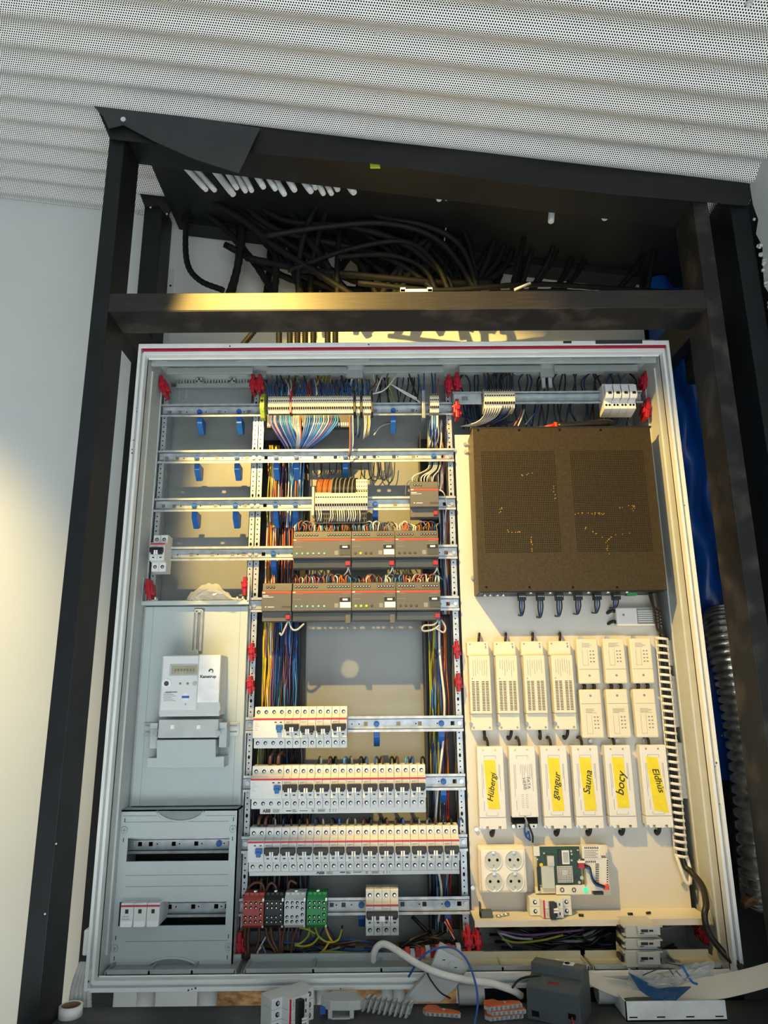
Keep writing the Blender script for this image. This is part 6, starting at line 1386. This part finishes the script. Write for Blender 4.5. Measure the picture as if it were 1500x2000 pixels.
# clear and blue bag on the paper
R2 = random.Random(5); G = [[R2.uniform(-1, 1) for _ in range(11)] for _ in range(15)]
def bag(u, v, sgn):
    n = G[int(round(u*14))][int(round(v*10))]; c0 = A(1226+168*u, 1890+10*math.sin(5*u)+38*v*(1-.3*u), -.215)
    return c0+Vector((0, sgn*.018*math.sin(math.pi*u)*math.sin(math.pi*v)-.006*n, .006*n))
bg = thing('parts_bag', 'crumpled clear plastic bag with blue lining on the paper strip', 'bag', A(1310, 1940, -.2))
mb = MB(); mb.grid(lambda u, v: bag(u, v, -1), 14, 10, sm=False); mb.grid(lambda u, v: bag(u, v, 1), 14, 10, sm=False); part(mb, 'film', 'bag_clear', bg)
Q = [A(u, v, -.235+.01*(i % 2)) for i, (u, v) in enumerate(((1228, 1900), (1285, 1930), (1350, 1928), (1325, 1950), (1307, 1968), (1275, 1952), (1250, 1935)))]; mb = MB(); mb._prism(Q, [q+Vector((0, .004, 0)) for q in Q], 0); part(mb, 'blue_lining', 'bag_blue', bg)
mb = MB(); mb.tube(pxpath([(1332, 1884, -.225), (1340, 1900, -.225), (1352, 1918, -.225), (1362, 1922, -.225)], None, 5), .0022, 6); part(mb, 'blue_strap', 'clip_blue', bg)
mb = MB()
for (a, b) in (((1305, 1890), (1318, 1908)), ((1320, 1896), (1340, 1916)), ((1300, 1880), (1330, 1886)), ((1255, 1905), (1290, 1890))): mb.tube([A(*a, -.226), A(*b, -.226)], .0011, 5)
part(mb, 'loose_bits', 'print_dark', bg)
# stack of grey breaker halves standing behind the paper
sb = thing('breaker_stack', 'three loose grey breakers stacked on their sides behind the paper strip', 'breaker', A(1250, 1888, -.10)); ys = -.115
for k, (v0, v1) in enumerate(((1806, 1832), (1833, 1855), (1856, 1890))):
    mb = MB(); bx(mb, 1222, 1284, v0, v1-.5, ys, .06); bx(mb, 1246, 1290, v0+4, v1-5, ys-.010, .012); m1 = part(mb, 'module', 'loose_grey', sb, .0012)
    mb = MB(); vm = (v0+v1)/2; bx(mb, 1252, 1266, vm-3.5, vm+2, ys-.0106, .0006); bx(mb, 1268, 1276, vm-3, vm+1, ys-.0106, .0006); bx(mb, 1250, 1258, vm+3.5, vm+5, ys-.0106, .0006); bx(mb, 1283, 1292, vm-1, vm+6, ys-.008, .02); bx(mb, 1213, 1222, vm-5, vm+5, ys+.01, .03); part(mb, 'mechanisms', 'lever_black', m1)
    mb = MB(); bx(mb, 1217, 1223, v0+2, v0+6, ys, .03); bx(mb, 1217, 1223, v1-7, v1-4, ys, .03); bx(mb, 1278, 1294, v0+2, v0+5, ys-.008, .02); part(mb, 'lugs', 'loose_grey', m1)
# small clutter on the ledge
mb = MB(); q = A(948, 1785, -.05); mb.box(q.x-.012, q.x+.014, -.06, -.04, pz0, pz0+.013); mb.box(q.x-.012, q.x-.009, -.06, -.04, pz0, pz0+.028); solo(mb, 'plastic_stopper', 'dev_grey', 'small dark grey plastic stopper on the left of the bottom ledge', 'stopper', bev=.0008)
for k, (u, m) in enumerate(((972, 'zinc_screw'), (980, 'zinc_screw'), (990, 'zinc_screw'), (1133, 'lever_black'), (1230, 'lever_black'), (1268, 'lever_black'))):
    q = A(u, 1786, -.05); mb = MB(); mb.cyl((q.x-.004, -.05+.004*(k % 3-1), pz0+.003), (1, .4*((k % 3)-1), 0), .0026, .010, 8); solo(mb, 'loose_ferrule', m, '%s loose %s bit from the left on the bottom ledge' % (ORD[k % 3], 'shiny metal' if k < 3 else 'black plastic'), 'scrap', 'scraps on the ledge')
# white cable, blue wire, connector strip
mb = MB(); mb.tube(pxpath([(729, 1876, -.10), (730, 1862, -.115), (738, 1848, -.125), (752, 1844, -.135), (775, 1856, -.155), (815, 1882, -.185), (860, 1902, -.20), (910, 1914, -.205), (960, 1921, -.20), (1000, 1934, -.19), (1018, 1945, -.17)], None, 8), .0066, 9); solo(mb, 'white_cable', 'white_cable', 'thick white cable arching out of the cabinet over the sill', 'cable')
mb = MB(); mb.tube(pxpath([(798, 1908, -.17), (812, 1885, -.18), (832, 1862, -.19), (860, 1851, -.2), (888, 1853, -.21), (912, 1876, -.22), (928, 1918, -.235), (933, 1960, -.25), (925, 2010, -.26)], None, 8), .0021, 6); solo(mb, 'blue_wire', 'wire_bl', 'thin blue wire looping in front of the grey cover piece', 'wire')
mb = MB(); mb.tube(pxpath([(834, 1900, -.18), (842, 1915, -.19), (860, 1938, -.2), (880, 1950, -.21)], None, 6), .0016, 6); solo(mb, 'black_lead', 'wire_bk', 'thin black lead curving over the grey cover piece', 'wire')
cs_ = thing('connector_strip', 'red and white connector strip behind the grey cover piece', 'connector', A(850, 1868, -.12))
for i in range(11):
    q = A(796+i*10, 1862-i*.8+(4 if i % 2 else 0), -.11); mb = MB(); mb.box(q.x-.0045, q.x+.0045, -.11, -.09, q.z-.009, q.z+.006); part(mb, 'plug', ('red_orange', 'conduit_grey', 'bus_red')[i % 3], cs_, .0006)
